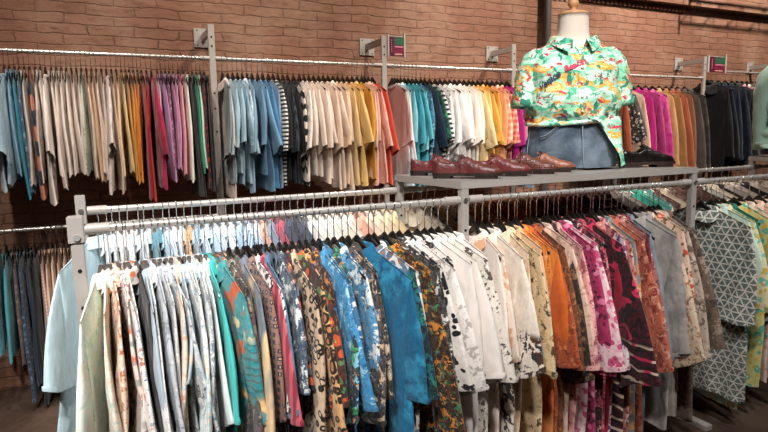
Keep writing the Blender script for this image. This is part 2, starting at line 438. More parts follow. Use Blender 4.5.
# ------------------------------------------------------------------ hangers and garments
PLASTIC = plain('black_hanger_plastic', '17130f', .35, 0, .5)
NECK = .088
DROP = [0.0]
def hz(y): return -.092 - DROP[0] - .125*(min(abs(y), .42)/.29)**.92
_hang = {}
WIRE = plain('hanger_wire', 'cfcac5', .3, .9, .5)
def hanger_proto(w, wire):
    V, F = [], []
    # chrome hook: loop over the rail, straight neck
    r = .0185
    pts = [(0, r*math.cos(R(a)), r*math.sin(R(a))) for a in range(-30, 205, 25)]
    pts += [(0, -r*.6, -.018), (0, 0, -.034), (0, 0, hz(0)-.004)]
    hv = tube(pts, .0023, 6)
    arms = []
    ys = [(-w + 2*w*i/16) for i in range(17)]
    # flat plastic shoulder bar, thicker at the head
    bm = bmesh.new(); rings = []
    for y in ys:
        k = max(0, 1-abs(y)/.09)
        top = hz(y)-.013 + .022*k; hgt = .016+.026*k
        if wire: top -= .018*k; hgt = .007
        t = .0032+.0045*k
        rings.append([bm.verts.new(p) for p in ((-t, y, top-.003), (0, y, top), (t, y, top-.003), (t, y, top-hgt), (0, y, top-hgt-.002), (-t, y, top-hgt))])
    for a, b in zip(rings, rings[1:]):
        for i in range(6): bm.faces.new((a[i], a[(i+1) % 6], b[(i+1) % 6], b[i]))
    bm.faces.new(rings[0][::-1]); bm.faces.new(rings[-1])
    bmesh.ops.recalc_face_normals(bm, faces=bm.faces)
    me = bpy.data.meshes.new('shoulder_bar'); bm.to_mesh(me); bm.free(); me.materials.append(WIRE if wire else PLASTIC)
    me.polygons.foreach_set('use_smooth', [True]*len(me.polygons))
    hk = bpy.data.meshes.new('hook'); hk.from_pydata([tuple(v) for v in hv[0]], [], hv[1]); hk.materials.append(CHROME)
    hk.polygons.foreach_set('use_smooth', [True]*len(hk.polygons))
    return hk, me
def add_hanger(loc, rz, w, label, group, wire=False):
    key = (w, DROP[0], wire)
    if key not in _hang: _hang[key] = hanger_proto(w, wire)
    hk, me = _hang[key]
    r = empty('clothes_hanger', loc, rz); tag(r, label, 'hanger', group)
    for n, m in (('hook', hk), ('shoulder_bar', me)):
        o = bpy.data.objects.new(n, m); COL.objects.link(o); o.parent = r
    return r

class Cloth:
    """shared fold and lean field of one garment"""
    def __init__(s, rnd, lean, fold):
        s.p = [rnd.uniform(0, 6.28) for _ in range(6)]; s.k = rnd.uniform(24, 40); s.lean = lean; s.fold = fold
        s.curl = rnd.uniform(-.03, .03); s.k2 = rnd.uniform(50, 75)
    def dx(s, y, z):
        d = max(0, -z-.19); e = min(1, d/.4)
        f = math.sin(s.k*y+s.p[0]+2.2*z)*.6 + math.sin(s.k2*y+s.p[1]-1.5*z)*.3 + math.sin(9*z+s.p[2])*.35
        return s.lean*d + s.fold*e*f + s.curl*d*y*4
def grid_faces(nr, nc, close=True):
    F = []
    for i in range(nr-1):
        for j in range(nc if close else nc-1):
            k = (j+1) % nc
            F.append((i*nc+j, i*nc+k, (i+1)*nc+k, (i+1)*nc+j))
    return F
def body(cl, W, L, T, flare, neckdrop, rnd, point=0.0, nu=36, nv=20):
    V = []
    ph = rnd.uniform(0, 6.28)
    for j in range(nv):
        v = (j/(nv-1))**1.7
        for i in range(nu):
            a = 2*PI*i/nu; c, s = math.cos(a), math.sin(a)
            y0 = W*c
            zt = hz(max(abs(y0), NECK)) + .006
            if abs(y0) < NECK and s < 0: zt -= neckdrop*(1-(y0/NECK)**2)
            elif abs(y0) < NECK: zt -= .01*(1-(y0/NECK)**2)
            zb = -L + .012*math.sin(3*a+ph) + .01*math.sin(7*c+ph) - point*abs(c)
            z = zt*(1-v) + zb*v
            ww = W*(1 - .10*math.sin(PI*min(1, v*1.6))*(1 if v < .62 else .4) + flare*v)
            y = ww*c
            q = min(1, v/.15)
            th = (abs(s)**.5)*(.0035 + (T*1.15-.0035)*(q*(2-q))**.8) * (1+.25*math.sin(2*a+ph)*v)
            if v == 0 and abs(y0) < NECK: th = .018*abs(s)
            th += .0045*abs(s)*min(1, v*2.5)*(math.sin(21*y0+5*z+ph) + .6*math.sin(43*y0-7*z+2*ph))*.6
            x = cl.dx(y, z) + math.copysign(th, s) + .0035*math.sin(26*y+9*z+ph)*min(1, v*2)
            V.append((x, y, z))
    F = grid_faces(nv, nu)
    for i in range(nu//2):                      # shoulder seam closes the top
        ca, cb = W*math.cos(2*PI*i/nu), W*math.cos(2*PI*(i+1)/nu)
        if min(abs(ca), abs(cb)) > NECK*.8: F.append((i, i+1, (nu-i-1) % nu, (nu-i) % nu) if i else (0, 1, nu-1))
    return V, F
def sleeve(cl, W, side, ln, ang, wid, wid2, T, rnd, ncol=14, nr=9):
    """tube from the armhole; side -1 is towards the aisle"""
    V = []
    zt = hz(W)+.004; ph = rnd.uniform(0, 6.28)
    T0 = Vector((W*.985, zt)); U0 = Vector((W*.84, zt-.25))
    bend = rnd.uniform(-.045, .045); sw = rnd.uniform(-.02, .02)
    d = Vector((math.sin(ang), -math.cos(ang))); nrm = Vector((-math.cos(ang), -math.sin(ang)*1.2))
    E = T0 + d*ln + nrm*wid2
    for r in range(nr):
        t = r/(nr-1)
        O = T0 + d*ln*t + Vector((.022*math.sin(PI*t), 0))
        I = U0.lerp(E, t)
        for k in range(ncol):
            b = 2*PI*k/ncol; e = (1-math.cos(b))/2
            p = O.lerp(I, e)
            th = T*abs(math.sin(b))**.7*(.35+.65*min(1, t*3))*(1+.18*math.sin(5*t+ph))
            y = side*p[0]
            x = cl.dx(side*W, -.16) + math.copysign(th, math.sin(b)) + bend*t*t + cl.lean*max(0, -p[1]-.16) + .006*math.sin(10*e+ph+3*t)*t + .005*math.sin(18*e-ph-4*t)*t
            x += cl.curl*max(0, -p[1]-.16)*side*W*4
            V.append((x, y, p[1] + .012*t*math.sin(5*e+ph)))
    return V, grid_faces(nr, ncol)
def collar(T, rnd, big=1.0):
    """stand, fold and two points at the front (-x)"""
    V = []; n = 20
    prof = [(0.0, -.016, 0), (.0, .012*big, 0), (.006, .020*big, .2), (.018, .008*big, .7), (.032*big, -.034*big, 1)]
    for (o, dz, q) in prof:
        for i in range(n):
            a = 2*PI*i/n; c, s = math.cos(a), math.sin(a)
            front = max(0, -s)
            y = (NECK+.002+o)*c; x = (.022+o*.8)*s
            z = hz(NECK)+dz - .035*front**2 - q*.035*big*front*abs(c)*1.6
            V.append((x, y, z))
    return V, grid_faces(len(prof), n)
def placket(cl, L, T, w=.016, z0=-.19, off=.004):
    V = []; n = 12
    for j in range(n):
        z = z0 + (-L+.02-z0)*j/(n-1)
        for y in (-w, 0, w):
            v = 1
            V.append((cl.dx(y, z)-T*1.02-off - (.0 if y else .001), y, z))
    return V, grid_faces(n, 3, False)
def strap(side, zb, wd, y0, T):
    V = []
    pts = [(-T*.8, zb), (-.008, hz(y0)-.03), (-.004, hz(y0)+.002), (.004, hz(y0)+.002), (.008, hz(y0)-.03), (T*.8, zb)]
    for (x, z) in pts:
        k = 0 if z == zb else 1
        for s_ in (-.5, .5):
            V.append((x, side*(y0+s_*wd*(1 if k else 1.5)), z - (abs(s_*wd)*.45*side*math.copysign(1, s_) if k else 0)))
    return V, grid_faces(len(pts), 2, False)
BUTTON = plain('shell_button', 'd9cfc0', .3)

def garment(kind, mat, X, Y, Z, rz, L, rnd, W=None, T=None, lean=0, fold=.006, buttons=False, cuff=.44, trim=None, name=None, gap=.04):
    names = dict(tank='tank_top', tee='t_shirt', shirt='shirt', long='long_sleeved_shirt', jacket='jacket', dress='dress', knit='jumper')
    root = empty(name or names[kind], (X, Y, Z), rz)
    W = W or {'tank': .20, 'tee': .27, 'shirt': .285, 'long': .28, 'jacket': .285, 'dress': .21, 'knit': .27}[kind]
    T = T or min({'tank': .016, 'tee': .016, 'shirt': .015, 'long': .016, 'jacket': .022, 'dress': .018, 'knit': .02}[kind], gap*.46)
    cl = Cloth(rnd, lean, fold)
    t2 = trim or mat
    if kind in ('tank', 'dress'):
        V = []; nu, nv = 28, 13; ph = rnd.uniform(0, 6.28); zt0 = -.185
        pt = rnd.uniform(-.01, .05)
        for j in range(nv):
            v = (j/(nv-1))**1.1
            for i in range(nu):
                a = 2*PI*i/nu; c, s = math.cos(a), math.sin(a); w0 = W*(.86+.20*v+.05*math.sin(PI*v))
                zt = zt0 + .055*math.exp(-((abs(c)-.55)/.2)**2) - .03*(abs(c) > .85)
                z = zt*(1-v) + (-L - pt*abs(c) + .012*math.sin(5*a+ph))*v
                y = w0*c
                th = T*abs(s)**.6*(.5+.5*min(1, v*3))
                V.append((cl.dx(y, z)+math.copysign(th, s)+.003*math.sin(30*y+8*z+ph)*v, y, z))
        mesh_obj('body', V, grid_faces(nv, nu), mat, root)
        for sd in (-1, 1):
            v, f = strap(sd, zt0+.045, rnd.choice((.035, .05, .07)), .105, T); mesh_obj('strap', v, f, mat, root)
        return root
    nd = {'tee': .05, 'knit': .04, 'shirt': .045, 'long': .045, 'jacket': .10}[kind]
    fl = rnd.uniform(-.02, .08) if kind != 'jacket' else .02
    v, f = body(cl, W, L, T, fl, nd, rnd, point=rnd.uniform(0, .03) if kind == 'tee' else 0)
    mesh_obj('body', v, f, mat, root)
    for sd in (-1, 1):
        if kind in ('tee', 'shirt'):
            v, f = sleeve(cl, W, sd, cuff*rnd.uniform(.95, 1.03), R(rnd.uniform(6, 22)), .17, rnd.uniform(.22, .30), T*1.25, rnd)
        else:
            v, f = sleeve(cl, W, sd, min(rnd.uniform(.80, .86), L-.16), R(rnd.uniform(5, 9)), .17, .14, T*1.25, rnd, nr=13)
        so = mesh_obj('sleeve', v, f, mat, root)
        if kind in ('long', 'jacket', 'shirt'):
            n0 = 14; last = v[-n0:]
            c = Vector((sum(q[0] for q in last)/n0, sum(q[1] for q in last)/n0, sum(q[2] for q in last)/n0))
            prev = v[-2*n0:-n0]
            ring = [Vector(q)+(Vector(q)-c)*.06 for q in last]
            d = (c - Vector((sum(q[0] for q in prev)/n0, sum(q[1] for q in prev)/n0, sum(q[2] for q in prev)/n0))).normalized()
            hh = .05 if kind != 'shirt' else .022
            cv = [q - d*hh for q in ring] + [q - d*hh*.5 + (q-c)*.02 for q in ring] + [q + d*.002 for q in ring]
            mesh_obj('cuff', cv, grid_faces(3, n0), t2, so)
    if kind in ('shirt', 'long'):
        v, f = collar(T, rnd); mesh_obj('collar', v, f, t2, root)
        v, f = placket(cl, L, T); po = mesh_obj('button_placket', v, f, t2, root)
        if buttons:
            for k in range(6):
                z = -.21-k*(L-.30)/6
                x = cl.dx(0, z)-T*1.02-.008
                part_tube('button', po, (x, 0, z), (x+.003, 0, z), .006, BUTTON, 10)
    elif kind == 'jacket':
        v, f = collar(T, rnd, 1.6); mesh_obj('lapel_collar', v, f, t2, root)
        v, f = placket(cl, L, T, .012, -.25); mesh_obj('front_edge', v, f, t2, root)
    else:
        n = 18; V = []
        for (o, dz) in ((0, -.01), (.004, .004), (.0, .012)):
            for i in range(n):
                a = 2*PI*i/n; c, s = math.cos(a), math.sin(a)
                V.append(((.018+o)*s, (NECK+.003+o)*c, hz(NECK)+dz-(nd-.012)*max(0, -s)**2))
        mesh_obj('neckband', V, grid_faces(3, n), t2, root)
    return root
# ------------------------------------------------------------------ what hangs where (pixel column on its rail | hem | kind | cloth | look | options)
W1 = '''
-8|186|tank|S:8fb4c8|dusty blue sleeveless top
-2|188|tee|C:a5bcc6,c9d6da@6|pale blue washed tee
4|182|tee|C:86a9bd,a9c6d3@7|light steel blue tee
9|176|tank|C:6f9db8,8db6cb@7|mid blue sleeveless top
14|192|tank|S:2f8ea6|teal blue camisole
19|194|tank|P:2d5d7c,7fa8bd,16364f@12|denim blue printed vest
24|186|tank|S:e4d3c8|oatmeal camisole
29|196|tank|B:1d3148,d98f74,efe3d8@5|navy vest with coral and white blocks
35|178|tank|C:d9c3b6,efe2d8@8|beige striped lace top
40|172|tank|S:efe4dc|white cotton camisole
45|203|tee|H:f4ebe4,e4d6cc|long white ruffled blouse
51|186|tank|H:f1e6de,dccbc0|white ribbed vest
56|170|tank|S:eaddd4|off white vest
61|172|tank|S:f0e5dc|bright white vest
66|170|tank|C:e2cfc3,f0e5dd@9|ivory crinkled vest
71|172|tank|S:e8dbd2|chalk white vest
76|168|tank|S:ded0c6|stone coloured vest
81|170|tank|P:cfd5c5,7ca08c,e9e2d8@16|mint patterned vest
86|178|tank|H:d9bfa5,efe0d0|cream knitted vest
91|180|tank|S:dcb997|sand coloured vest
96|172|tank|C:e5cfbd,f1e3d7@9|pale peach vest
101|174|tank|H:eadbd0,d5c2b4|pale ribbed camisole
106|190|tee|C:c9bdb6,e2d8d2@14|light grey lace top
111|188|tank|S:cdb4a0|taupe sleeveless blouse
116|176|tank|H:d9bb92,ead2b0|straw knitted vest
121|172|tank|S:e6c98e|pale yellow vest
125|176|tank|S:cf9334|mustard vest
129|180|tank|H:e0a03c,c98525|golden yellow vest
133|176|tank|S:dd8f30|amber vest
137|172|tank|S:cf7128|orange vest
141|198|tank|S:c2452c|vermilion vest
146|200|tank|S:a5122f|long crimson vest
151|188|tee|C:b01249,8f0f38@8|magenta blouse
157|172|tank|H:c99ab5,dcb6ca|lilac pink vest
161|178|tank|S:b98cb6|lavender vest
165|176|tank|F:7d3d63,c885ad,40203a,d9a7b7@18|purple printed vest
169|168|tank|H:a1477a,d193b4|plum knitted vest
173|166|tank|S:c795bd|mauve vest
178|174|tank|H:cf7d8d,e3a3ab|rose pink knitted vest
183|180|tank|H:d9ded2,f0e8e0|pale mint ribbed vest
188|196|tank|S:131214|long black vest
192|168|tank|S:1f9270|emerald green vest
196|170|tank|H:b5cdbd,d9e0d2|pale green knitted vest
200|186|tank|P:17110f,a31f27@8|black vest with red hem
205|190|tank|S:141214|black lace vest
'''
W2 = '''
215.0|198|shirt|V:cdbab0,dccbc1@30|long pinkish beige shirt
221.0|181|tee|S:8e9aa0|grey blue tee
221.7|179|tee|H:a6bcc4,bccdd2|pale blue grey jumper top
227.4|172|tee|S:a9c3cf|powder blue tee
232.3|184|tee|S:9dbccb|soft blue tee
237.1|180|tee|C:8fb0c4,b4ccd6@8|blue ruffled blouse
241.9|176|shirt|P:a9bfcb,dfe5e6,6f8ea0@14|blue shirt with white print
246.8|188|tee|S:86a9c0|hazy blue tee
251.6|173|tee|S:6d95b0|denim blue tee
257.4|188|tee|S:78a9cb|long sky blue tee
262.2|186|tee|S:4f87b1|cornflower blue tee
268.0|185|tee|H:6d8fae,8ea9c0|heather blue tee
272.8|184|tee|T:e9e2da,1c1f26@32|white and black striped tee
277.6|177|tee|S:12141a|black tee with pearl brooch
282.5|180|tee|V:10131a,3a4350@40|black pinstriped tee
287.3|182|tee|S:0f1219|ink black tee
293.1|183|tee|B:ece3da,11141c@10|white tee with bold black blocks
298.9|179|tee|H:e9ddd3,f5ece5|white textured blouse
303.7|174|tee|S:f0e3d9|plain white tee
308.5|172|tee|S:eddccf|ivory white tee
313.3|178|tee|H:e8d6c8,f3e6db|ecru ribbed tee
318.2|182|tee|S:efdccd|shell white tee
323.0|186|tee|S:ecd5c3|cream tee
327.8|188|shirt|S:f1dfd0|creamy white shirt
332.6|192|tee|S:eacfb8|cream blouse with a bow
337.5|181|tee|S:f0d6b6|pale buttery tee
342.3|182|tee|S:eed3a0|pale yellow tee
347.1|184|tee|S:ebc67f|soft yellow tee
351.9|182|shirt|S:e9bd6c|yellow shirt
356.8|176|tee|S:d79a36|mustard tee with a patch
361.6|176|tee|H:f0dcc8,e2b99a|cream striped jumper
364.5|184|shirt|S:efb9a6|pale pink shirt
368.3|182|tee|C:ee9f8f,f5c4b6@6|peach pink blouse
372.2|185|tee|S:d9533a|orange red tee
'''
W3 = '''
392.0|184|knit|H:cdbdb8,ddd0cb|lilac grey knitted jumper
394.6|182|tee|S:ece4df|cool white tee
397.2|186|long|S:bdd6dc|pale aqua shirt
400.6|188|tee|C:69b4c4,8fcad4@7|light turquoise blouse
404.4|188|tee|S:3d9fb3|turquoise tee
408.2|182|tee|S:4fb0bd|sea green blue tee
412.1|180|tee|V:2c8ba3,7cc0cb@40|teal striped tee
415.9|178|tee|P:2b6f91,8fb9c9,1b3e58@14|blue and teal printed tee
420.7|180|tee|S:173047|dark navy tee
424.6|176|tee|P:173a38,2c8b5d,142637@9|green and navy printed tee
429.4|180|tee|T:ece9e4,18263c@24|navy and white bold striped tee
435.1|178|tee|P:eceae6,31455f@7|white tee with navy print
439.9|180|tee|S:f4f1ee|brilliant white tee
444.7|182|shirt|S:f6f2ef|crisp white shirt
449.5|182|tee|S:f3eeea|milk white tee
454.3|180|shirt|S:f1ece7|soft white shirt
459.1|182|tee|S:f2e9e1|warm white tee
463.9|180|tee|S:f1e3d3|antique white tee
468.7|180|tee|S:f0d9a6|lemon cream tee
472.6|178|tee|S:e8c070|pale golden tee
477.4|172|shirt|S:ddab50|honey yellow shirt
482.2|176|tee|S:d79b3c|ochre tee
487.0|176|tee|S:e7a877|apricot tee
491.8|180|shirt|K:d98465,efc9b0@16|salmon checked shirt
496.6|182|shirt|K:c3594d,e7b59f@18|coral red checked shirt
501.4|182|tee|S:b62087|magenta tee
506.2|182|tee|S:c0268f|fuchsia tee
511.0|182|tee|S:ecb6b9|blush pink tee
516.7|186|tee|C:5e7fa0,86a3bd@7|washed denim blue tee
'''
W4 = '''
597.7|172|jacket|S:3b2a25|very dark brown jacket
604.5|172|jacket|S:9a4a2a|burnt orange jacket
611.3|170|shirt|F:141213,d8d0c6,141213@12|black shirt with white spots
617.2|140|tee|H:4c443e,6a615a|dark taupe top
623.0|170|jacket|S:cdab95|beige blazer
630.8|168|jacket|S:a30f6c|magenta blazer
638.5|168|jacket|H:8a1b58,a3356f|plum knitted cardigan
645.3|164|long|C:b81c7d,d05d9f@9|fuchsia printed shirt
652.2|170|jacket|S:b3885f|tan jacket
659.0|164|jacket|S:8f6238|camel suede jacket
665.8|166|jacket|S:95502e|rust suede jacket
671.6|166|jacket|S:7b4a33|chestnut jacket
677.4|170|jacket|S:4a403b|dark grey brown jacket
684.2|168|jacket|C:231f1e,45403d@7|black leather jacket
'''
W5 = '''
704.1|172|jacket|S:0e0e12|black blazer
711.1|172|jacket|S:131824|blue black blazer
718.0|168|jacket|S:1e2a3e|navy blazer
725.0|170|jacket|H:1a2233,252d40|dark navy wool jacket
731.9|170|jacket|H:2c2d35,3c3c44|charcoal jacket
736.9|140|shirt|F:e7c9c6,c12d62,e9a9b5,7c1f40@12|pink and white floral blouse
741.8|150|long|S:ece5df|white long sleeved blouse
746.8|150|jacket|S:6b4a39|brown jacket
751.8|150|jacket|S:7c4f3c|red brown jacket
756.7|150|jacket|S:3f3430|dark brown jacket
'''
WL = '''
-14|350|tank|S:86b9c0|pale teal vest
-4|352|tank|S:5aa2ad|teal vest
6|358|tank|S:4fa3b0|bright teal vest
14|366|tank|P:574a46,8b7468@14|brown patterned vest
20|398|dress|P:27384e,64809c,182333@22|denim blue crochet dress
27|386|dress|S:1f2c40|dark navy dress
34|400|dress|S:15181f|black sleeveless dress
41|386|tank|T:dcc0ae,c9a08d@40|beige fine striped vest
47|382|tank|S:e6c9b5|pale peach knit vest
52|396|tank|H:e2c3ae,f0d9c8|cream peach ribbed vest
57|388|tank|S:ddbba6|pinkish beige vest
63|384|tank|S:e9cfbd|light peach camisole
69|384|tank|S:d6b7a4|warm beige camisole
'''
F1 = '''
96|470|shirt|P:eaf0e6,c8dccd,f6efe2,f0e6d6@8|mint and cream palm print shirt|rot=-12,W=.32,lean=-.04,gap=.05
104|446|shirt|P:eee4d2,bcd3c0,e4c8ae,f5ecdf@9|peach and mint print shirt|rot=-6
110|440|shirt|P:e7cfb8,b4683f,f0e2d2@8|cream shirt with rust print
116|442|shirt|P:e9e3dc,5a7699,c4704e,f1ece4@8|white shirt with blue and rust leaves
123|438|shirt|P:e4dfda,b9b3af@10|white and grey print shirt
129|440|shirt|F:e5d6c8,d2704f,8fa39a,f0c0a0@8|pale shirt with coral flowers
135|436|tee|S:211c1b|black inner tee
140|444|shirt|S:aebdc9|pale slate blue shirt
146|440|shirt|P:f0ece8,c3c6c9@7|white shirt with faint print
152|446|shirt|P:b9bec5,8b929b,dcdcd8@8|silver grey leaf print shirt
158|452|shirt|P:c4c6ca,e5e2dc,9299a3@7|pale grey print shirt
164|440|shirt|P:b3bfc7,e9e4de,4e565f@8|grey blue and black print shirt
171|430|shirt|P:e8d3bd,b4c3c7,e2a382@7|pastel peach print shirt
177|392|shirt|P:aebfc9,d8c7b4,7d98a8@7|blue grey patch print shirt
183|444|shirt|P:e3e6e6,86a6bd,c9b6a6@8|white and blue print shirt
189|448|shirt|P:cfd9d6,9fc1be,e5c9a9@8|pastel sea print shirt
195|440|shirt|P:dfe0dd,a8abb0,7d8a93@8|white and grey floral shirt
201|432|shirt|S:e5ebea|white cotton shirt|rot=0,W=.25
206|424|shirt|S:3fb9b3|turquoise shirt|rot=3,W=.26
212|427|shirt|X:1c8c94,ea9b45,c4512a,f2d9a6,0f5566|teal sunset print shirt|rot=9,W=.31,gap=.05,dy=-.012
220|446|shirt|P:26241f,7c8a86,b25f35,c9b28a@9|dark shirt with rust and grey print|rot=8,W=.26
228|442|shirt|P:4a4a48,8d7f74,2b2c2e,6b4e57@8|dark olive and plum print shirt|rot=8,W=.27
235|434|shirt|C:5d6673,777f89,d9b98d@5|slate grey shirt with cream tie dye|rot=8
242|430|shirt|D:8b6c60,2d3540,c49c86@34|dusty brown shirt with small dark motifs|rot=10,W=.29,gap=.045
248|420|shirt|F:e2dcd6,24232a,3c3b44@18|black and white spotted shirt|rot=9
253|426|shirt|V:8e2c3c,c25763@20|wine red striped shirt
259|412|shirt|C:3f6079,58798f@8|mid denim shirt
266|450|dress|C:42627e,6a87a0,27425c@5|long denim dress
272|398|shirt|P:35475c,d5d8d6@6|blue shirt with white fern print
279|398|shirt|F:1e2632,d0683c,54707c,f0c27c@7|navy shirt with orange hibiscus
286|440|shirt|L:c9ae90,1b1714@30|beige and black leopard shirt
292|404|shirt|F:2a211d,c4552c,3e7a4d,e0a545@8|dark shirt with parrots and orange flowers
298|436|shirt|L:d0a06f,201915,a9713f@24|brown leopard shirt
305|420|shirt|P:1d191b,d9843a,3f73a0@8|black shirt with orange birds
312|418|shirt|P:2f7fae,9cc9de,1f5580@7|bright blue shirt with white waves|rot=10
320|384|shirt|P:3a6f97,1e3247,d9dcd7@7|blue shirt with navy leaves
327|420|shirt|P:1f2e44,3b8f5c,d7853c,7fb2cd@8|navy shirt with green birds|rot=4,W=.29
334|398|shirt|P:3f86b2,dfe4e2,1a2430@6|blue shirt with white palm leaves|rot=5,W=.27,dy=.01
342|430|shirt|P:1f2430,c9ac8d,4b5c78@5|navy and beige print shirt|rot=5,W=.265,dy=.01
349|410|shirt|P:17161a,cdb79c@4.5|black shirt with big beige flowers|rot=7,W=.265,dy=.01
358|404|shirt|C:0a4a70,2f8fb5,0d5a80@16|crushed teal blue shirt|rot=19,W=.34,gap=.055,dy=-.012,lean=0
367|404|shirt|F:e6ddd5,5a6f8a,9a6a4a,d6b08d@8|white shirt with blue and brown flowers|rot=17,W=.31
375|398|shirt|P:17212a,1f6f7c,2f8a5f@8|black shirt with teal leaves|rot=16,W=.30
383|440|shirt|P:16151a,d88a35,2e7a5a@8|black shirt with orange flowers|rot=15,W=.30
391|452|shirt|P:1b1a1d,d9d3cc@8|black and white palm shirt|rot=14,W=.30
399|392|shirt|F:ece5de,1a1a1c,1a1a1c@7|white shirt with black palms|rot=12,W=.30,buttons
408|396|shirt|P:f0e9e3,b7aea8@7|white shirt with pale grey print|rot=12,buttons
416|388|shirt|P:efe8e1,2d2a2b@6|white shirt with sparse black leaves|rot=12,buttons
424|384|shirt|S:efe7e0|ivory linen shirt|rot=12,W=.30,buttons
432|384|shirt|S:e8dfd8|chalky linen shirt|rot=12
440|388|shirt|P:e9e1d6,5b5148@7|cream shirt with brown flecks|rot=16
449|378|shirt|S:f2ebe5|fresh white shirt|rot=14
'''
F2 = '''
474.0|366|shirt|S:efe3da|pearl white shirt|rot=-4,W=0.245,dy=.01
475.9|366|shirt|P:efe0d2,dba884@5|cream shirt with peach patches|rot=-3,W=0.265
482.6|372|shirt|Z:ece0d2,4a3122,23303f@16|cream shirt with dark brown baroque border|rot=1,W=0.300,dy=-.012,gap=.05,buttons
489.3|374|shirt|P:e8dcd4,aab9c8,e6b48c@5|white shirt with blue and peach blooms|rot=-3,W=0.265
496.0|380|shirt|P:e6cfb5,d3ae8b@6|sandy print shirt|rot=-4
501.7|372|shirt|P:e9cfa5,caa878,4a4430@6|straw coloured shirt with dark palms|rot=-2,W=0.295,dy=-.012
507.4|386|shirt|C:cfa57c,e0bd97@8|tan shirt|rot=-3,W=0.255
513.2|366|shirt|P:e38a35,f0b16a,b9571c@8|orange print shirt|rot=-2,W=0.255
518.9|364|shirt|C:d8702a,c45a1c,e08a3c@7|bright orange shirt|rot=-1,W=0.295,dy=-.012,gap=.05
525.6|366|shirt|P:b4532a,7c2f1a,d9834b@9|rust batik shirt
531.3|376|shirt|P:6f4029,a8693f,3e2319@9|brown batik shirt
537.0|372|shirt|P:e2c0ac,b98e7c@8|pale pink beige shirt
542.8|380|shirt|F:2b211c,8c6a4d,5a3b2a@10|dark brown floral shirt
548.5|372|shirt|P:e4a7a2,9c4a55,f0d0c5@9|pink and wine print shirt
554.2|380|shirt|F:a6275a,e07ba1,4a1430,f0b4c2@9|magenta floral shirt
560.0|366|shirt|F:efd3d6,cf5a83,e9a9bb,9a3a58@9|pink and white flower shirt
565.7|372|shirt|P:2a2226,b23c56,dba7a0@9|charcoal and rose print shirt
571.4|390|shirt|P:c0304c,ec8f9a,5c1526@8|red and pink print shirt|rot=-3,W=0.255,dy=.01
577.1|384|shirt|Q:171214,c72d58,7c1a35,d8c4b0@4|black shirt with pink paisley and stripes|rot=0,W=0.305,dy=-.012,gap=.05
582.9|372|shirt|S:a9203c|crimson shirt
588.6|380|shirt|P:d38a86,8f3b3f,efc8bb@7|coral pink print shirt
594.3|370|shirt|F:e9d6d8,5c3f7c,c76a8c,2f2744@10|white shirt with purple flowers
600.1|350|shirt|P:7e8a8c,d99148,5e8f97,e5c79b@6|grey shirt with orange and teal tropics|rot=-4
605.8|376|shirt|P:c56a52,8a3b30,e2a287@8|terracotta print shirt
611.5|378|shirt|P:a1625a,d6a79a,6a3430@8|dusty rose print shirt
617.2|380|shirt|P:6a2733,9c4d58,3a1620@8|plum print shirt
623.0|384|shirt|C:67707c,8a929b@7|slate blue shirt|rot=-4,W=0.245,dy=.01
628.7|380|shirt|C:b9b2ac,8e8a88@6|silver grey shirt|rot=-1,W=0.305,dy=-.012,gap=.05
635.4|378|shirt|S:a39c97|mid grey shirt
642.1|372|shirt|P:dcc5ac,7c6a55,b0774f@7|beige tropical shirt
647.8|366|shirt|F:e2c6b0,c4593c,7a6a4a,efb59a@9|cream shirt with orange flowers
653.5|362|shirt|P:bca999,6e6156,d6c7b8@6|taupe palm shirt
660.2|372|shirt|P:6f5b4f,a8917f,473a33@6|brown palm shirt
'''
F3 = '''
703.0|326|shirt|G:6a7570,ddd8cf@22|grey green shirt with white triangle print|rot=1,W=.31,gap=.055,buttons
712.0|310|shirt|S:cfe3d2|pale mint shirt|rot=-1
718.0|312|shirt|F:e7dcb0,7fc5b0,e2b04a,f3eee0@7|cream and mint flower shirt|rot=-3
725.0|300|shirt|F:2f7d6a,2f7d6a,2f7d6a,c85a3c@3.2|green shirt with red flower|rot=-3
733.0|310|shirt|F:e6d98f,6fbf9f,efc25a,f0ead2@7|yellow and mint flower shirt
741.0|316|shirt|F:f0d2c4,7cc4b4,e7a08c,f4e4d8@8|peach and mint flower shirt
750.0|320|shirt|P:efcbb6,e29c83,f4e2d4@8|peach pink print shirt
759.0|320|shirt|P:e3cdb9,b99e87@8|sandy beige print shirt
769.0|320|shirt|S:e8d6c8|pale stone shirt
780.0|320|shirt|S:c7a99a|rosy taupe shirt
'''
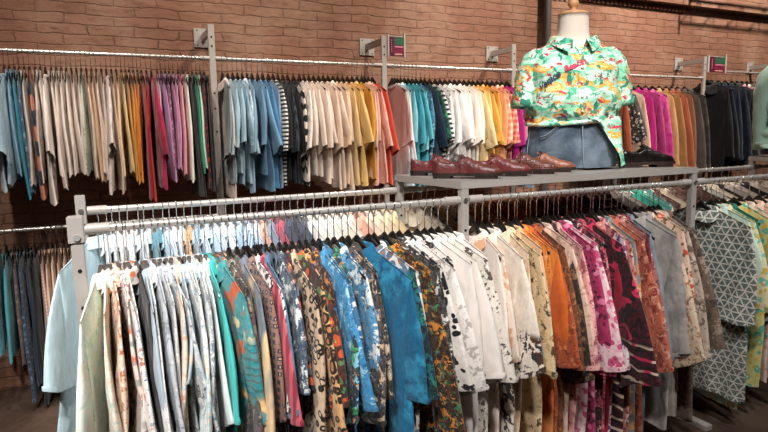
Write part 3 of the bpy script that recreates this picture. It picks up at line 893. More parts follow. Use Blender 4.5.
B1 = '''
93|384|shirt|S:cde8f0|pale blue shirt with flared sleeve|rot=-30,lean=-.06,W=.33,gap=.05,long=1
106|0|shirt|S:eef2f4|white shirt
114|0|shirt|S:e3edf2|ice blue shirt
122|0|shirt|S:f3f3f2|white shirt
130|0|shirt|S:eef2f4|white shirt
138|0|shirt|S:dbe7ee|ice white shirt
146|0|shirt|S:f2f2f0|white shirt
154|0|shirt|S:5fa0b4|teal blue shirt
162|0|shirt|S:c5dcea|sky blue shirt
170|0|shirt|S:e4ecf1|white shirt
178|0|shirt|S:dfe9f0|pale blue white shirt
186|0|shirt|S:e0b48c|apricot shirt
194|0|shirt|S:a8c6dc|sky blue shirt
202|0|shirt|S:d5e4ef|pale sky shirt
210|0|shirt|S:c2d6e6|cloud blue shirt
218|0|shirt|V:c9dae8,eef2f4@30|blue and white striped shirt
226|0|shirt|S:dde8f0|white blue shirt
234|0|shirt|S:b4cbe0|soft blue shirt
242|0|shirt|V:8ea9c6,dbe4ec@26|blue striped shirt
250|0|shirt|S:cddbe8|pale steel shirt
258|0|shirt|P:e0b7a6,8e5a50@12|peach print shirt
266|0|shirt|S:8c9bb0|grey blue shirt
274|0|shirt|S:c35c70|rose red shirt
282|0|shirt|S:4d566a|slate navy shirt
290|0|shirt|S:39404f|dark navy shirt
298|0|shirt|S:555b69|dark grey shirt
306|0|shirt|S:f0ece6|white shirt
314|0|shirt|S:f3efe8|white shirt
322|0|shirt|S:f4f0ea|white shirt
330|0|shirt|S:efe9e0|white shirt
338|0|shirt|S:f3ece2|white shirt
346|0|shirt|S:f0e7dc|white shirt
354|0|shirt|S:e8b8a4|salmon shirt
362|0|shirt|S:f1e6d3|cream shirt
370|0|shirt|S:f2e6cb|cream shirt
378|0|shirt|S:f0e0bf|pale butter shirt
386|0|shirt|S:efdcb4|pale butter shirt
'''
B2 = '''
412|410|shirt|S:efe3cc|cream shirt
420|432|long|P:e8dccb,2b2725,b9a692@5|long cream print shirt with black palms
428|436|long|P:d9d0c6,5c5550,2b2826@5|long grey shirt with dark leaves
436|428|long|S:d9b98f|tan shirt
446|440|long|P:dcd2c8,2d2a28,a49a90@5|long ivory shirt with black print
455|440|long|P:cfc2b4,44403a@6|long stone shirt with dark leaves
466|430|long|S:b9784f|cinnamon shirt
474|436|long|P:d9a070,8a4a29@7|caramel print shirt
482|440|long|C:c98048,a55f35@6|copper shirt
490|436|long|S:8e2f20|brick red shirt
498|440|long|P:b8402a,5a1d14@7|red and brown print shirt
506|436|long|S:b98058|light brown shirt
514|430|long|S:95603f|mid brown shirt
522|436|long|P:a0663f,6c3b22@8|brown print shirt
530|440|long|S:4b1f18|dark russet shirt
538|436|long|S:5a2d20|chestnut brown shirt
546|440|long|P:b08a7a,5a3a32,d0b0a0@8|pinkish brown print shirt
554|436|long|S:6b2323|wine shirt
562|440|long|P:7c2b24,c08a4a,2b1a18@6|wine shirt with amber stripes
570|436|long|S:4a1a1c|burgundy shirt
578|440|long|S:301517|very dark red shirt
586|436|dress|S:1a1213|long black dress
594|440|dress|W:120f10,d8c3ae,a5304a@24|black dress with wavy cream stripes
602|430|long|P:4c2a26,8d5148@8|dark brown print shirt
610|430|long|S:e6dfd8|white blouse
618|436|long|F:e6dcd2,a08470,c9b8a8@9|white floral blouse
626|430|long|S:2f9a86|sea green shirt
633|424|long|S:53b59c|mint green shirt
640|436|long|P:4f8f84,d2d9cf@8|green print shirt
648|420|long|P:6a4a40,a8897a,3a2722@7|long brown bark print shirt
655|425|long|S:d8c2a8|ecru shirt
662|430|long|P:8a6f62,4f3c34@7|long taupe leaf shirt
669|420|long|S:6b4a40|long cocoa shirt
'''
B3 = '''
690|395|long|S:5a3c34|dark cocoa shirt
697|402|long|F:cfc8bd,4a4a44,8a8578@9|long grey shirt with dark tile print
704|390|long|S:e6d6be|cream shirt
712|380|long|S:2a211f|blackish brown shirt
720|384|long|S:b9aaa0|greige shirt
728|380|long|P:dcd0c4,a89888@8|stone print shirt
736|390|long|S:1d1817|black rear shirt
745|384|long|S:cbb8ac|mushroom shirt
755|388|long|P:e0cdb8,b08d70@8|long beige print shirt
765|384|long|S:d7bfae|pinkish sand shirt
'''
RAILS = [
 # name, table, Y, Z, reference px height for hem edge offset, base rotation, phrase, group
 ('W1', W1, YW, ZW, 0, 'on the upper wall rail at far left'),
 ('W2', W2, YW, ZW, 0, 'on the second bay of the wall rail'),
 ('W3', W3, YW, ZW, 0, 'on the wall rail behind the shoes'),
 ('W4', W4, YW, ZW, 13, 'on the wall rail right of the mannequin'),
 ('W5', W5, YW, ZW+.09, 13, 'on the last wall rail at right'),
 ('WL', WL, YW, ZL, 0, 'on the low wall rail'),
 ('F1', F1, YF, ZR, 2, 'on the front rail left of the shelf'),
 ('F2', F2, YF, ZR, -4, 'on the front rail below the shoe shelf'),
 ('F3', F3, YF, ZR, -3, 'on the front rail right of the shelf'),
 ('B1', B1, YB, ZR, 0, 'on the rear rail left of the shelf'),
 ('B2', B2, YB, ZR, 2, 'on the rear rail below the shoe shelf'),
 ('B3', B3, YB, ZR, 2, 'on the rear rail right of the shelf'),
]
GROUPS = dict(W1='tops on the upper wall rail', W2='tees on the second wall bay', W3='tops on the wall bay behind the shoes', W4='jackets right of the mannequin',
              W5='jackets at the far right', WL='tops on the low wall rail', F1='print shirts on the front rail, left bay', F2='print shirts on the front rail below the shelf',
              F3='print shirts on the front rail, right bay', B1='shirts on the rear rail, left bay', B2='shirts on the rear rail below the shelf', B3='shirts on the rear rail, right bay')
ORD = ['first', 'second', 'third', 'fourth', 'fifth', 'sixth', 'seventh', 'eighth', 'ninth', 'tenth', 'eleventh', 'twelfth']
CAT = dict(tank='top', tee='t-shirt', shirt='shirt', long='shirt', jacket='jacket', dress='dress', knit='jumper')
def words(s): return len(s.split())
def build_rails():
    for code, table, Y, Z, rot0, phrase in RAILS:
        rows = []
        for ln in table.strip().splitlines():
            f = ln.split('|')
            opt = {}
            if len(f) > 5:
                for o in f[5].split(','):
                    if '=' in o: k, v = o.split('='); opt[k.strip()] = float(v)
                    elif o.strip(): opt[o.strip()] = True
            rows.append((float(f[0]), float(f[1]), f[2], f[3], f[4], opt))
        rnd = random.Random(code)
        xs = [rail_x(r[0]+(rnd.uniform(-1.8, 1.8) if code[0] in 'FB' else 0), Y, Z-.1) for r in rows]
        # keep clear of the uprights and of each other
        posts = WPOST if Y == YW else RX
        for i in range(len(xs)):
            for p in posts:
                if abs(xs[i]-p) < .07 and Z != ZL: xs[i] = p + (.07 if xs[i] > p else -.07)
        seen = {}; hn = 'wire hanger' if code[0] == 'B' else 'black hanger'
        total = {}
        for r in rows: total[r[4]] = total.get(r[4], 0)+1
        rot = 0
        for i, (px, hem, kind, pat, desc, opt) in enumerate(rows):
            DROP[0] = .035 if code[0] == 'F' else .02 if code[0] == 'W' else .0
            X = xs[i]
            hn = 'wire hanger' if code[0] == 'B' or (code == 'F1' and px < 222) else 'black hanger'
            gp = min([abs(xs[i]-xs[k]) for k in (i-1, i+1) if 0 <= k < len(xs)])
            gp = max(.02, min(gp, .055))
            if 'gap' in opt: gp = opt['gap']
            ang = R(opt['rot'] if 'rot' in opt else rot0 + rnd.uniform(-2.5, 2.5)) + (R(rnd.uniform(-5, 5)) if code[0] == 'F' else 0)
            cuff = rnd.uniform(.38, .45)
            if code in ('F1', 'F2', 'F3'):
                cuff = max(.3, min(.68, Z - drop_z(hem, X, Y-.32) - .265)) if kind == 'shirt' else .5
                L = rnd.uniform(1.12, 1.3) if code == 'F1' else rnd.uniform(1.26, 1.42)
            elif opt.get('long'): cuff = Z - drop_z(hem, X-.2, Y-.3) - .22; L = 1.3
            elif hem: L = max(.5, min(Z - drop_z(hem, X, Y-.2), 1.4 if Z != ZL else 1.2))
            else: L = rnd.uniform(.95, 1.1)
            if code in ('B2', 'B3') and hem: L = rnd.uniform(1.25, 1.48)
            if Y == YW: cuff *= 1.15
            hd = DROP[0]
            if code in ('W1', 'W2', 'W3', 'W4', 'W5'): DROP[0] += .02
            g = garment(kind, fabric(pat), X, Y+(opt['dy'] if 'dy' in opt else rnd.uniform(-.01, .01) if Y != YW else 0), Z, ang, L, rnd, W=opt.get('W') or ((rnd.uniform(.255, .33) if code == 'F1' else rnd.uniform(.245, .295)) if kind == 'shirt' and Y != YW else .25 if Y == YW and kind in ('shirt', 'long', 'jacket') else None), lean=opt.get('lean', rnd.uniform(-.035, .035)),
                        fold=.010, buttons=bool(opt.get('buttons')), gap=gp, cuff=cuff)
            seen[desc] = seen.get(desc, 0)+1
            if total[desc] > 1:
                lab = '%s %s from the left %s' % (ORD[seen[desc]-1], desc, phrase); hl = '%s holding the %s %s from the left %s' % (hn, ORD[seen[desc]-1], desc, phrase)
                if words(hl) > 16: hl = '%s of the %s %s %s' % (hn, ORD[seen[desc]-1], desc, phrase)
            else:
                lab = '%s hanging %s' % (desc, phrase)
                nb = rows[i-1][4] if i else None
                if nb and total[nb] == 1 and words(lab)+words(nb)+3 <= 16: lab = '%s next to the %s %s' % (desc, nb, phrase)
                hl = '%s holding the %s %s' % (hn, desc, phrase)
            if words(hl) > 16: hl = 'hanger of the %s %s' % (desc, phrase)
            if words(hl) > 16: hl = ' '.join(hl.split()[:16])
            tag(g, lab, CAT[kind], GROUPS[code])
            DROP[0] = hd
            hw = .255 if kind not in ('tank', 'dress') else .19
            add_hanger((X, Y, Z), ang, hw, hl, 'hangers ' + GROUPS[code].split(' ', 1)[1], wire=hn[0] == 'w')
build_rails()
# ------------------------------------------------------------------ shoes on the shelf
def lerp_tab(tab, t):
    for (a, va), (b, vb) in zip(tab, tab[1:]):
        if t <= b:
            k = (t-a)/(b-a) if b > a else 0; k = k*k*(3-2*k)
            return va+(vb-va)*k
    return tab[-1][1]
def shoe_leather(name, h, rough, tex=0, h2=None):
    n = N(name, rough); n.b.inputs['Specular IOR Level'].default_value = .6
    c = n.coords(); f = n.noise(c, 18, 4)
    col = n.mix(n.step(f, .3, .7), hexc(h), hexc(h2 or h))
    if tex:
        v = n.vor(c, 85, .35); n.bump(v, .8, .004); col = n.mix(n.step(v, .25, .15), col, hexc('2c1512'))
    else: n.bump(n.noise(c, 60, 4), .6, .006)
    return n.done(col)
SOLE = plain('shoe_sole', '2a1a15', .6); LINING = plain('shoe_lining', '5a4436', .8)
HW = [(0, .012), (.02, .024), (.08, .035), (.25, .036), (.45, .038), (.62, .048), (.75, .051), (.88, .042), (.96, .026), (1, .004)]
HT = [(0, .085), (.05, .098), (.2, .085), (.3, .086), (.42, .104), (.5, .100), (.62, .082), (.78, .064), (.92, .054), (1, .036)]
def shoe(x, y, tx, ty, mat, label, laces=True, s=1.0, lace_mat=None, h=1.1):
    ln = math.hypot(tx-x, ty-y)
    r = empty('shoe', (x, y, ZS), math.atan2(ty-y, tx-x)); tag(r, label, 'shoe', 'shoes on the rack shelf')
    k = ln/.36
    ns, npt = 40, 21
    V = []; z0 = .024*h
    for i in range(ns):
        t = i/(ns-1); hw = lerp_tab(HW, t)*k*1.05; ht = max(z0+.01, lerp_tab(HT, t)*h)
        side = .01*k*math.sin(PI*t)*(1 if t > .3 else .6)
        opn = .035 < t < .385
        for j in range(npt):
            a = PI*j/(npt-1); c, sn = -math.cos(a), math.sin(a)
            yy = hw*math.copysign(abs(c)**.75, c) if abs(c) > 1e-6 else 0
            zz = z0 + (ht-z0)*sn**.62
            if opn and abs(c) < .66: zz = z0+.018; yy *= .96
            V.append((t*ln, yy+side, zz))
    up = mesh_obj('upper', V, grid_faces(ns, npt, False), mat, r)
    # sole and heel
    bm = bmesh.new()
    def outline(t0, t1, zb, zt, grow):
        n_ = 26; lo = []; hi = []
        ts = [t0+(t1-t0)*q/(n_-1) for q in range(n_)]
        pts = [(t*ln+(grow if t > .97 else -grow if t < .02 else 0), -(lerp_tab(HW, t)*k*1.05+grow)+.01*k*math.sin(PI*t)) for t in ts] + [(t*ln+(grow if t > .97 else -grow if t < .02 else 0), lerp_tab(HW, t)*k*1.05+grow+.01*k*math.sin(PI*t)) for t in reversed(ts)]
        a = [bm.verts.new((p[0], p[1], zb)) for p in pts]; b = [bm.verts.new((p[0], p[1], zt)) for p in pts]
        bm.faces.new(a[::-1]); bm.faces.new(b); m = len(a)
        for q in range(m): bm.faces.new((a[q], a[(q+1) % m], b[(q+1) % m], b[q]))
    outline(0.0, 1.0, .013*h, .027*h, .004*k); so = bm_obj('sole', bm, SOLE, r)
    bm = bmesh.new(); outline(0.0, .27, 0, .0135*h, .002*k); bm_obj('heel', bm, SOLE, so)
    bm = bmesh.new(); outline(.62, .93, 0, .0135*h, .0); bm_obj('tread', bm, SOLE, so)
    # tongue, topline binding and laces
    tv = []
    for q in range(6):
        t = .365+.05*q/5
        for w in (-.02, -.01, 0, .01, .02):
            tv.append((t*ln, w*k+.008*k, lerp_tab(HT, .42)*h*(1.03-.03*q/5) - abs(w)*.4))
    mesh_obj('tongue', tv, grid_faces(6, 5, False), mat, r)
    if laces:
        lm = lace_mat or mat
        for q in range(4):
            t = .405+.052*q; zz = lerp_tab(HT, t)*h+.002; hw = lerp_tab(HW, t)*k*.62
            pts = [(t*ln+.006*c_, hw*c_+.009*k, zz-.022*abs(c_)**1.8*h) for c_ in (-1, -.6, 0, .6, 1)]
            v, f = tube(pts, .0034*k, 6); mesh_obj('lace', v, f, lm, r)
        zz = lerp_tab(HT, .41)*h+.006
        for sd in (-1, 1):
            pts = [(.41*ln, .009*k, zz), (.42*ln, .009*k+sd*.016*k, zz+.003), (.45*ln, .009*k+sd*.030*k, zz-.012), (.47*ln, .009*k+sd*.020*k, zz-.012)]
            v, f = tube(pts, .003*k, 6); mesh_obj('lace_bow', v, f, lm, r)
            v, f = tube([(.41*ln, .009*k, zz), (.43*ln, .009*k+sd*.03*k, zz-.02), (.40*ln, .009*k+sd*.044*k, zz-.055)], .0026*k, 6); mesh_obj('lace_end', v, f, lm, r)
    # seam where the vamp meets the quarters
    pts = []
    for q in range(13):
        a = PI*q/12; t = .5-.10*abs(math.cos(a))**1.5; hw = lerp_tab(HW, t)*k*1.05; ht = lerp_tab(HT, t)*h
        c, sn = -math.cos(a), math.sin(a)
        pts.append((t*ln, (hw+.001)*math.copysign(abs(c)**.75, c)+.01*k*math.sin(PI*t), z0+(ht+.001-z0)*sn**.62))
    v, f = tube(pts, .0022, 5); mesh_obj('seam', v, f, mat, r)
    return r
BURG = shoe_leather('burgundy_leather', '5a2021', .36, 0, '6e3030')
OXB = shoe_leather('oxblood_leather', '532222', .38, 0, '6b3431')
WINE = shoe_leather('wine_leather', '622224', .36, 0, '7a3835')
WOVEN = shoe_leather('woven_brown_leather', '5a2a22', .38, 1, '6e3a2e')
BROWN = shoe_leather('brown_leather', '7c4631', .42, 0, '8d5640')
BLACKL = shoe_leather('black_leather', '120e0d', .18, 0, '1d1716')
GREYL = shoe_leather('grey_leather', '4b423d', .4, 0, '5c524c')
shoe(1.625, 2.95, 1.86, 2.715, BURG, 'dark red leather shoe at the shelf corner, behind the front laced one', s=1)
shoe(1.60, 2.655, 1.858, 2.405, OXB, 'oxblood laced shoe nearest the left front corner of the shelf')
shoe(1.83, 2.695, 2.085, 2.445, WINE, 'wine red leather shoe standing second in the front row of shoes')
shoe(2.06, 2.73, 2.30, 2.475, WOVEN, 'brown woven leather shoe between the wine red and tan brown shoes')
shoe(2.245, 2.775, 2.485, 2.535, BROWN, 'tan brown laced shoe against the jeans of the mannequin', lace_mat=plain('dark_lace', '33201a', .7))
shoe(1.80, 3.00, 2.03, 2.77, GREYL, 'grey brown shoe mostly hidden behind the red shoes')
shoe(2.965, 2.64, 3.30, 2.51, BLACKL, 'glossy black laced shoe at the right end of the shelf', h=1.3, lace_mat=plain('black_lace', '0d0b0b', .7))
shoe(2.99, 2.86, 3.28, 2.72, BLACKL, 'black shoe standing behind the glossy black laced shoe', h=1.3, lace_mat=plain('black_laces', '0d0b0b', .7))

# ------------------------------------------------------------------ dressed bust forms
def hawaiian():
    n = N('tropical_print', .8)
    c = n.coords((1, 1, 1))
    w = n.vmath('ADD', c, n.vmath('MULTIPLY', n.noise(c, 9, 3, color=True), (.09, .09, .09)))
    st = n.vmath('MULTIPLY', w, (1, 1, 2.2))
    a = n.noise(st, 8, 4, .62); b = n.noise(n.vmath('ADD', st, (3, 7, 1)), 12, 4, .62)
    d = n.noise(n.vmath('ADD', n.vmath('MULTIPLY', w, (1.6, 1.6, 1.0)), (9, 2, 4)), 14, 2, .6)
    e = n.noise(n.vmath('ADD', n.vmath('MULTIPLY', w, (1, 1, 2.0)), (1, 5, 8)), 13, 3, .6)
    col = n.mix(n.step(n.noise(st, 9, 3), .42, .58), hexc('8fd3b0'), hexc('cfeadb'))
    col = n.mix(n.step(b, .54, .57), col, hexc('55b08f'))
    col = n.mix(n.step(a, .545, .585), col, hexc('e9a13c'))
    col = n.mix(n.step(a, .62, .64), col, hexc('f2c98a'))
    col = n.mix(n.step(e, .60, .62), col, hexc('c9334f'))
    col = n.mix(n.step(d, .60, .62), col, hexc('34826a'))
    n.bump(n.noise(n.vmath('MULTIPLY', c, (1, 1, .5)), 16, 4), .5, .02)
    return n.done(col)
def denim():
    n = N('washed_denim', .85)
    c = n.coords(); f = n.noise(c, 5, 4, .6); g = n.noise(n.vmath('MULTIPLY', c, (3, 3, 1)), 120, 2)
    col = n.mix(n.step(f, .35, .65), hexc('3e4b5a'), hexc('6f7d8a')); col = n.mix(n.math('MULTIPLY', g, .35), col, hexc('2f3a47'))
    n.bump(n.noise(n.vmath('MULTIPLY', c, (1, 1, 2.5)), 14, 3), .5, .012)
    return n.done(col)
IVORY = plain('ivory_linen', 'dbcfc2', .75, 0, .3, .03); WOOD = plain('pale_wood', 'c9966a', .45, 0, .4, .1)
DENIM = denim(); HAW = hawaiian()
# section table of the bust: height, half width, half depth, forward shift
SEC = [(0.0, .255, .185, 0), (.10, .26, .19, .0), (.24, .245, .18, .0), (.37, .235, .175, .0), (.50, .24, .19, .012), (.60, .25, .19, .015), (.67, .25, .16, .0), (.725, .222, .12, -.01), (.76, .165, .105, -.012), (.775, .125, .098, -.012), (.80, .105, .092, -.01), (.85, .094, .087, -.005), (.945, .090, .084, 0)]
def sec(z):
    for p, q in zip(SEC, SEC[1:]):
        if z <= q[0]:
            t = max(0, (z-p[0])/(q[0]-p[0])); t = t*t*(3-2*t) if q[0] < .6 else t
            return [p[i]+(q[i]-p[i])*t for i in (1, 2, 3)]
    return list(SEC[-1][1:])
def surf(th, z, off=0.0, nrm=2.3):
    """point on the bust; th = 0 is the front (-y), positive towards +x"""
    a, b, fwd = sec(z); a += off; b += off
    s, c = math.sin(th), math.cos(th)
    e = 2/nrm
    return Vector((a*math.copysign(abs(s)**e, s), -b*math.copysign(abs(c)**e, c)-fwd, z))
def ring_mesh(zs, off, n=56, wob=None):
    V = []
    for z in zs:
        for i in range(n):
            th = 2*PI*i/n
            o = off(z) if callable(off) else off
            if wob: o += wob(th, z)
            V.append(surf(th, z, o))
    return V, grid_faces(len(zs), n)
def bust(X, Y, rz, shirt_mat, words_on, shirt_label, jeans_label, bust_label, long_sleeve=False, trim=None):
    r = empty('mannequin', (X, Y, ZS), rz); tag(r, bust_label, 'mannequin')
    zs = [.012+.933*i/40 for i in range(41)]
    V, F = ring_mesh(zs, 0); F = F + [tuple(range(56)), tuple(40*56+k for k in range(56))[::-1]]
    mesh_obj('bust', V, F, IVORY, r)
    # turned wooden cap and knob
    prof = [(.0, 0.938), (.088, 0.940), (.092, 0.947), (.090, 0.958), (.06, 0.968), (.022, 0.974), (.015, 0.984), (.026, 0.996), (.034, 1.012), (.030, 1.030), (.016, 1.042), (.0, 1.045)]
    V = []; n = 28
    for rad, z in prof:
        for i in range(n): V.append((max(rad, .0005)*math.cos(2*PI*i/n), max(rad, .0005)*.94*math.sin(2*PI*i/n), z))
    mesh_obj('wooden_cap', V, grid_faces(len(prof), n), WOOD, r)
    bm = bmesh.new(); bmesh.ops.create_cone(bm, cap_ends=True, segments=32, radius1=.2, radius2=.19, depth=.012); bmesh.ops.translate(bm, verts=bm.verts, vec=(0, 0, .006)); bm_obj('base_plate', bm, plain('base_dark', '2b2522', .5), r)
    # jeans
    j = empty('jeans', (X, Y, ZS), rz); tag(j, jeans_label, 'jeans')
    def jw(th, z): return .006*math.sin(5*th+20*z) + .004*math.sin(11*th-34*z) + .006*max(0, 1-z/.08)*math.sin(3*th)
    zj = [.014+.34*i/16 for i in range(17)]
    V, F = ring_mesh(zj, .014, wob=jw); mesh_obj('denim_body', V, F, DENIM, j)
    def line(name, pts, rad, mat): v, f = tube(pts, rad, 6); return mesh_obj(name, v, f, mat, j)
    st = plain('seam_thread', '8b9aa6', .8)
    V, F = ring_mesh([.315, .316, .356, .357], lambda z: .026 if .3155 < z < .3565 else .016, wob=None); mesh_obj('waistband', V, F, DENIM, j)
    line('fly_seam', [surf(.04+.06*max(0, .08-(z-.06))*4, z, .022) for z in (.31, .24, .16, .12, .09, .05, .02)], .003, st)
    for sd in (-1, 1):
        pc = [surf(sd*(.30+.62*q/8), .305-.10*math.sin(PI*.5*q/8), .0235) for q in range(9)]
        line('pocket_edge', pc, .0032, st)
        pc = [surf(sd*(.30+.62*q/8), .292-.10*math.sin(PI*.5*q/8), .022) for q in range(9)]
        line('pocket_stitch', pc, .0018, st)
        line('side_seam', [surf(sd*1.45, z, .021) for z in (.27, .2, .14, .08, .02)], .003, st)
        for th in (.25, 1.1):
            p = surf(sd*th, .337, .034); line('belt_loop', [surf(sd*th, z, .031) for z in (.302, .32, .34, .362)], .006, DENIM)
    line('trouser_button', [surf(0, .337, .026), surf(0, .337, .036)], .010, STEEL)
    # shirt
    sname = 'shirt' if not long_sleeve else 'long_sleeved_shirt'
    s = empty(sname, (X, Y, ZS), rz); tag(s, shirt_label, 'shirt')
    ph = 1.3
    def wob(th, z):
        low = max(0, 1-(z-.30)/.25); 
        return .010*math.sin(6*th+18*z+ph)*low + .006*math.sin(13*th-30*z)*low + .005*math.sin(4*th+9*z) + .012*math.sin(60*z+3*th)*max(0, 1-(z-.30)/.10)
    def off(z): return (.048 if long_sleeve else .022) + .03*max(0, math.sin(PI*min(1, max(0, (z-.29)/.22))))
    zb = .285 if not long_sleeve else .07
    zs = [zb+(.778-zb)*i/30 for i in range(31)]
    V, F = ring_mesh(zs, off, 72, wob)
    mesh_obj('body', V, F, shirt_mat, s)
    # rolled under hem
    if not long_sleeve:
        pts = [surf(2*PI*i/40, .288+.01*math.sin(2*PI*i/40*2), .03+.006*math.sin(7*2*PI*i/40)) for i in range(41)]
        v, f = tube(pts, .013, 8); mesh_obj('hem_roll', v, f, shirt_mat, s)
        # loose front tail
        V = []; nc, nr = 15, 10
        for a in range(nr):
            t = a/(nr-1)
            for c in range(nc):
                u = c/(nc-1)
                th = .10+1.15*u + .30*t*(1-u) 
                z = .32 - t*(.05+.27*(u**.9/.63 if u < .6 else 1-(u-.6)*.25))
                V.append(surf(th, max(.012, z), .045+.012*math.sin(9*u+4*t)+.02*t))
        mesh_obj('loose_tail', V, grid_faces(nr, nc, False), shirt_mat, s)
    # button placket, buttons
    V = []; n = 16
    for i in range(n):
        z = .31+.44*i/(n-1)
        for th in (-.055, .0, .055):
            V.append(surf(th*(1.0 if z < .65 else 1.3), z, off(z)+wob(th, z)+.006))
    pl = mesh_obj('button_placket', V, grid_faces(n, 3, False), shirt_mat, s)
    for i in range(5):
        z = .35+.085*i; p = surf(0, z, off(z)+wob(0, z)+.007); v, f = tube([p, p+Vector((0, -.004, 0))], .0085, 10); mesh_obj('button', v, f, BUTTON, pl)
    # sleeves
    for sd in (-1, 1):
        V = []; nr, nc = 14, 22
        if long_sleeve: path = [(.185, 0.705), (.245, 0.680), (.285, 0.620), (.305, 0.510), (.312, 0.390), (.315, 0.270), (.31, 0.060)]; rad = [.09, .105, .098, .085, .075, .065, .055]
        else: path = [(.185, 0.705), (.232, 0.690), (.264, 0.640), (.280, 0.570), (.290, 0.480), (.296, 0.390)]; rad = [.07, .085, .092, .096, .102, .108]
        m = len(path)
        for a in range(nr):
            t = a/(nr-1)*(m-1); i0 = min(int(t), m-2); k = t-i0
            px = path[i0][0]*(1-k)+path[i0+1][0]*k; pz = path[i0][1]*(1-k)+path[i0+1][1]*k; rr = rad[i0]*(1-k)+rad[i0+1]*k
            dx, dz = path[i0+1][0]-path[i0][0], path[i0+1][1]-path[i0][1]; l = math.hypot(dx, dz); nx, nz = -dz/l, dx/l
            for c in range(nc):
                q = 2*PI*c/nc
                g = rr*(1+.06*math.sin(5*q+6*t)+.04*math.sin(3*q-4*t))
                V.append((sd*(px+nx*math.cos(q)*g*.72), math.sin(q)*g*1.0-.0, pz+nz*math.cos(q)*g*.72))
        so = mesh_obj('sleeve', V, grid_faces(nr, nc), shirt_mat, s)
        last = [Vector(v) for v in V[-nc:]]; c = sum(last, Vector())/nc
        prev = sum([Vector(v) for v in V[-2*nc:-nc]], Vector())/nc; d = (c-prev).normalized()
        cv = [p+(p-c)*.05-d*.05 for p in last] + [p+(p-c)*.08-d*.03 for p in last] + [p+(p-c)*.05+d*.004 for p in last] + [p-(p-c)*.03+d*.002 for p in last]
        mesh_obj('cuff', cv, grid_faces(4, nc), shirt_mat, so)
    # open collar
    V = []; n = 40
    prof = [(.008, .755, 0), (.014, .805, 0), (.022, .822, .0), (.032, .808, .3), (.046, .785, .6), (.052, .772, .65)]
    for (o, z, q) in prof:
        for i in range(n):
            th = -PI+.001 + (2*PI-.002)*i/(n-1); th2 = th + PI      # opening at the front
            fr_ = max(0, math.cos(th2))**3
            gap = .30
            tt = gap + (2*PI-2*gap)*i/(n-1)
            f2 = max(0, math.cos(tt))**2.5
            a, b = .112+o, .102+o
            p = Vector((a*math.sin(tt), -b*math.cos(tt), z-.045*f2-.055*f2*q))
            p.y -= .035*f2*(1+q*.6); p.x += math.copysign(.03*f2*q, math.sin(tt))
            V.append(p)
    mesh_obj('collar', V, grid_faces(len(prof), n, False), trim or shirt_mat, s)
    # printed words
    for (txt, th0, z0, ang, size, mat) in words_on:
        cu = bpy.data.curves.new('lettering', 'FONT'); cu.body = txt; cu.size = size; cu.shear = .25; cu.offset = .0018; cu.resolution_u = 3
        tmp = bpy.data.objects.new('tmp', cu); COL.objects.link(tmp)
        dg = bpy.context.evaluated_depsgraph_get(); me = bpy.data.meshes.new_from_object(tmp.evaluated_get(dg)); bpy.data.objects.remove(tmp)
        bm = bmesh.new(); bm.from_mesh(me); bmesh.ops.triangulate(bm, faces=bm.faces)
        bmesh.ops.subdivide_edges(bm, edges=[e for e in bm.edges if e.calc_length() > .02], cuts=1)
        for v in bm.verts:
            u, w = v.co.x*math.cos(ang)-v.co.y*math.sin(ang), v.co.x*math.sin(ang)+v.co.y*math.cos(ang)
            z = z0+w; th = th0+u/.26
            v.co = surf(th, z, off(z)+wob(th, z)+.009)
        bm.to_mesh(me); bm.free(); me.materials.clear(); me.materials.append(mat)
        o = bpy.data.objects.new('lettering', me); COL.objects.link(o); o.parent = s; o['label'] = 'printed word on the shirt'
    return r
INK = plain('navy_print', '27425a', .8); PINK = plain('pink_print_ink', 'cf3f5f', .8)
bust(2.70, 2.80, R(-29), HAW,
     [('Venice', -.92, .475, R(33), .060, INK), ('Beach', -.31, .585, R(24), .046, PINK)],
     'mint and orange tropical print short sleeved shirt on the mannequin', 'faded blue jeans on the mannequin beside the brown shoes', 'ivory bust mannequin with wooden neck cap standing on the shoe shelf')
bust(5.27, 2.84, R(-35), fabric('S:a9cdbd'), [], 'mint green long sleeved shirt on a bust at the right edge', 'dark jeans on the bust at the right edge', 'bust mannequin in a mint shirt at the right edge', long_sleeve=True)
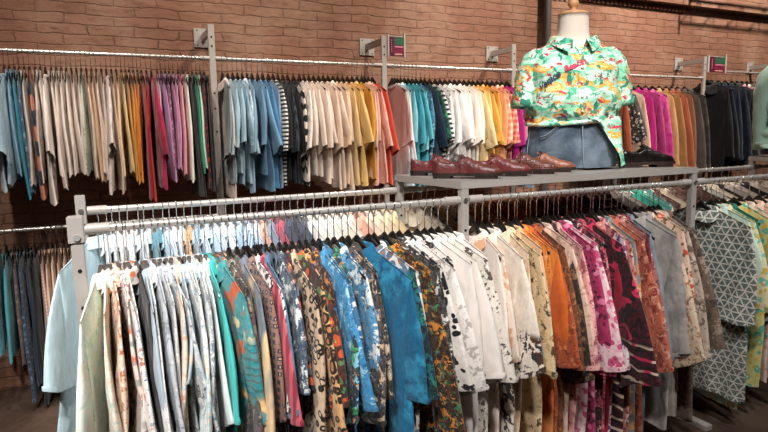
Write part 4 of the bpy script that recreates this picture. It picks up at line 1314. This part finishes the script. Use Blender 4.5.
# ------------------------------------------------------------------ light
def area(name, loc, target, size, power, color=(1, .9, .8), size_y=None, spread=None):
    l = bpy.data.lights.new(name, 'AREA'); l.size = size; l.energy = power; l.color = color
    if size_y: l.shape = 'RECTANGLE'; l.size_y = size_y
    if spread: l.spread = R(spread)
    o = bpy.data.objects.new(name, l); COL.objects.link(o); o.location = loc
    o.rotation_euler = (Vector(target)-Vector(loc)).to_track_quat('-Z', 'Y').to_euler(); return o
def spot(name, loc, target, power, angle, blend=.6, size=.12, color=(1, .9, .79)):
    l = bpy.data.lights.new(name, 'SPOT'); l.energy = power; l.spot_size = R(angle); l.spot_blend = blend; l.shadow_soft_size = size; l.color = color
    o = bpy.data.objects.new(name, l); COL.objects.link(o); o.location = loc
    o.rotation_euler = (Vector(target)-Vector(loc)).to_track_quat('-Z', 'Y').to_euler(); return o
WARM = (1, .88, .76)
for x, p in ((-.3, 240), (2.2, 330), (4.7, 520), (7.2, 600)):
    spot('track_light_wall', (x+.35, 3.2, 4.95), (x, YW+.1, 2.3), p, 88, .7, .08, WARM)
for x, p, tz in ((-.5, 640, 1.05), (.5, 450, 1.1), (1.6, 400, 1.3), (2.8, 280, 1.45), (4.1, 200, 1.55)):
    spot('track_light_rack', (x-1.1, .1, 4.2), (x, YF, tz), p, 46, .8, .12, (1, .965, .93))
spot('added_mannequin_spot', (1.7, .3, 4.3), (2.68, 2.8, 2.1), 330, 30, .7, .12, (1, .94, .87))  # extra spot added to brighten the mannequin, not a known fixture
for x, p in ((-.2, 330), (1.5, 300), (3.2, 300), (5.2, 330)):
    spot('added_tops_spot', (x-.3, 1.4, 4.9), (x, 4.5, 1.75), p, 32, .8, .12, (1, .92, .84))  # frontal spots added to lift the tops on the wall rail, no known fixtures
area('overhead_fill', (3, 1.5, 5.1), (3, 1.5, 0), 7, 50, (1, .93, .87), 4)  # added soft fill that raises the ambient level, no real panel
w = bpy.data.worlds.new('world'); sc.world = w; w.use_nodes = True
w.node_tree.nodes['Background'].inputs[0].default_value = (1, .9, .82, 1); w.node_tree.nodes['Background'].inputs[1].default_value = .1
sc.view_settings.exposure = 0.3
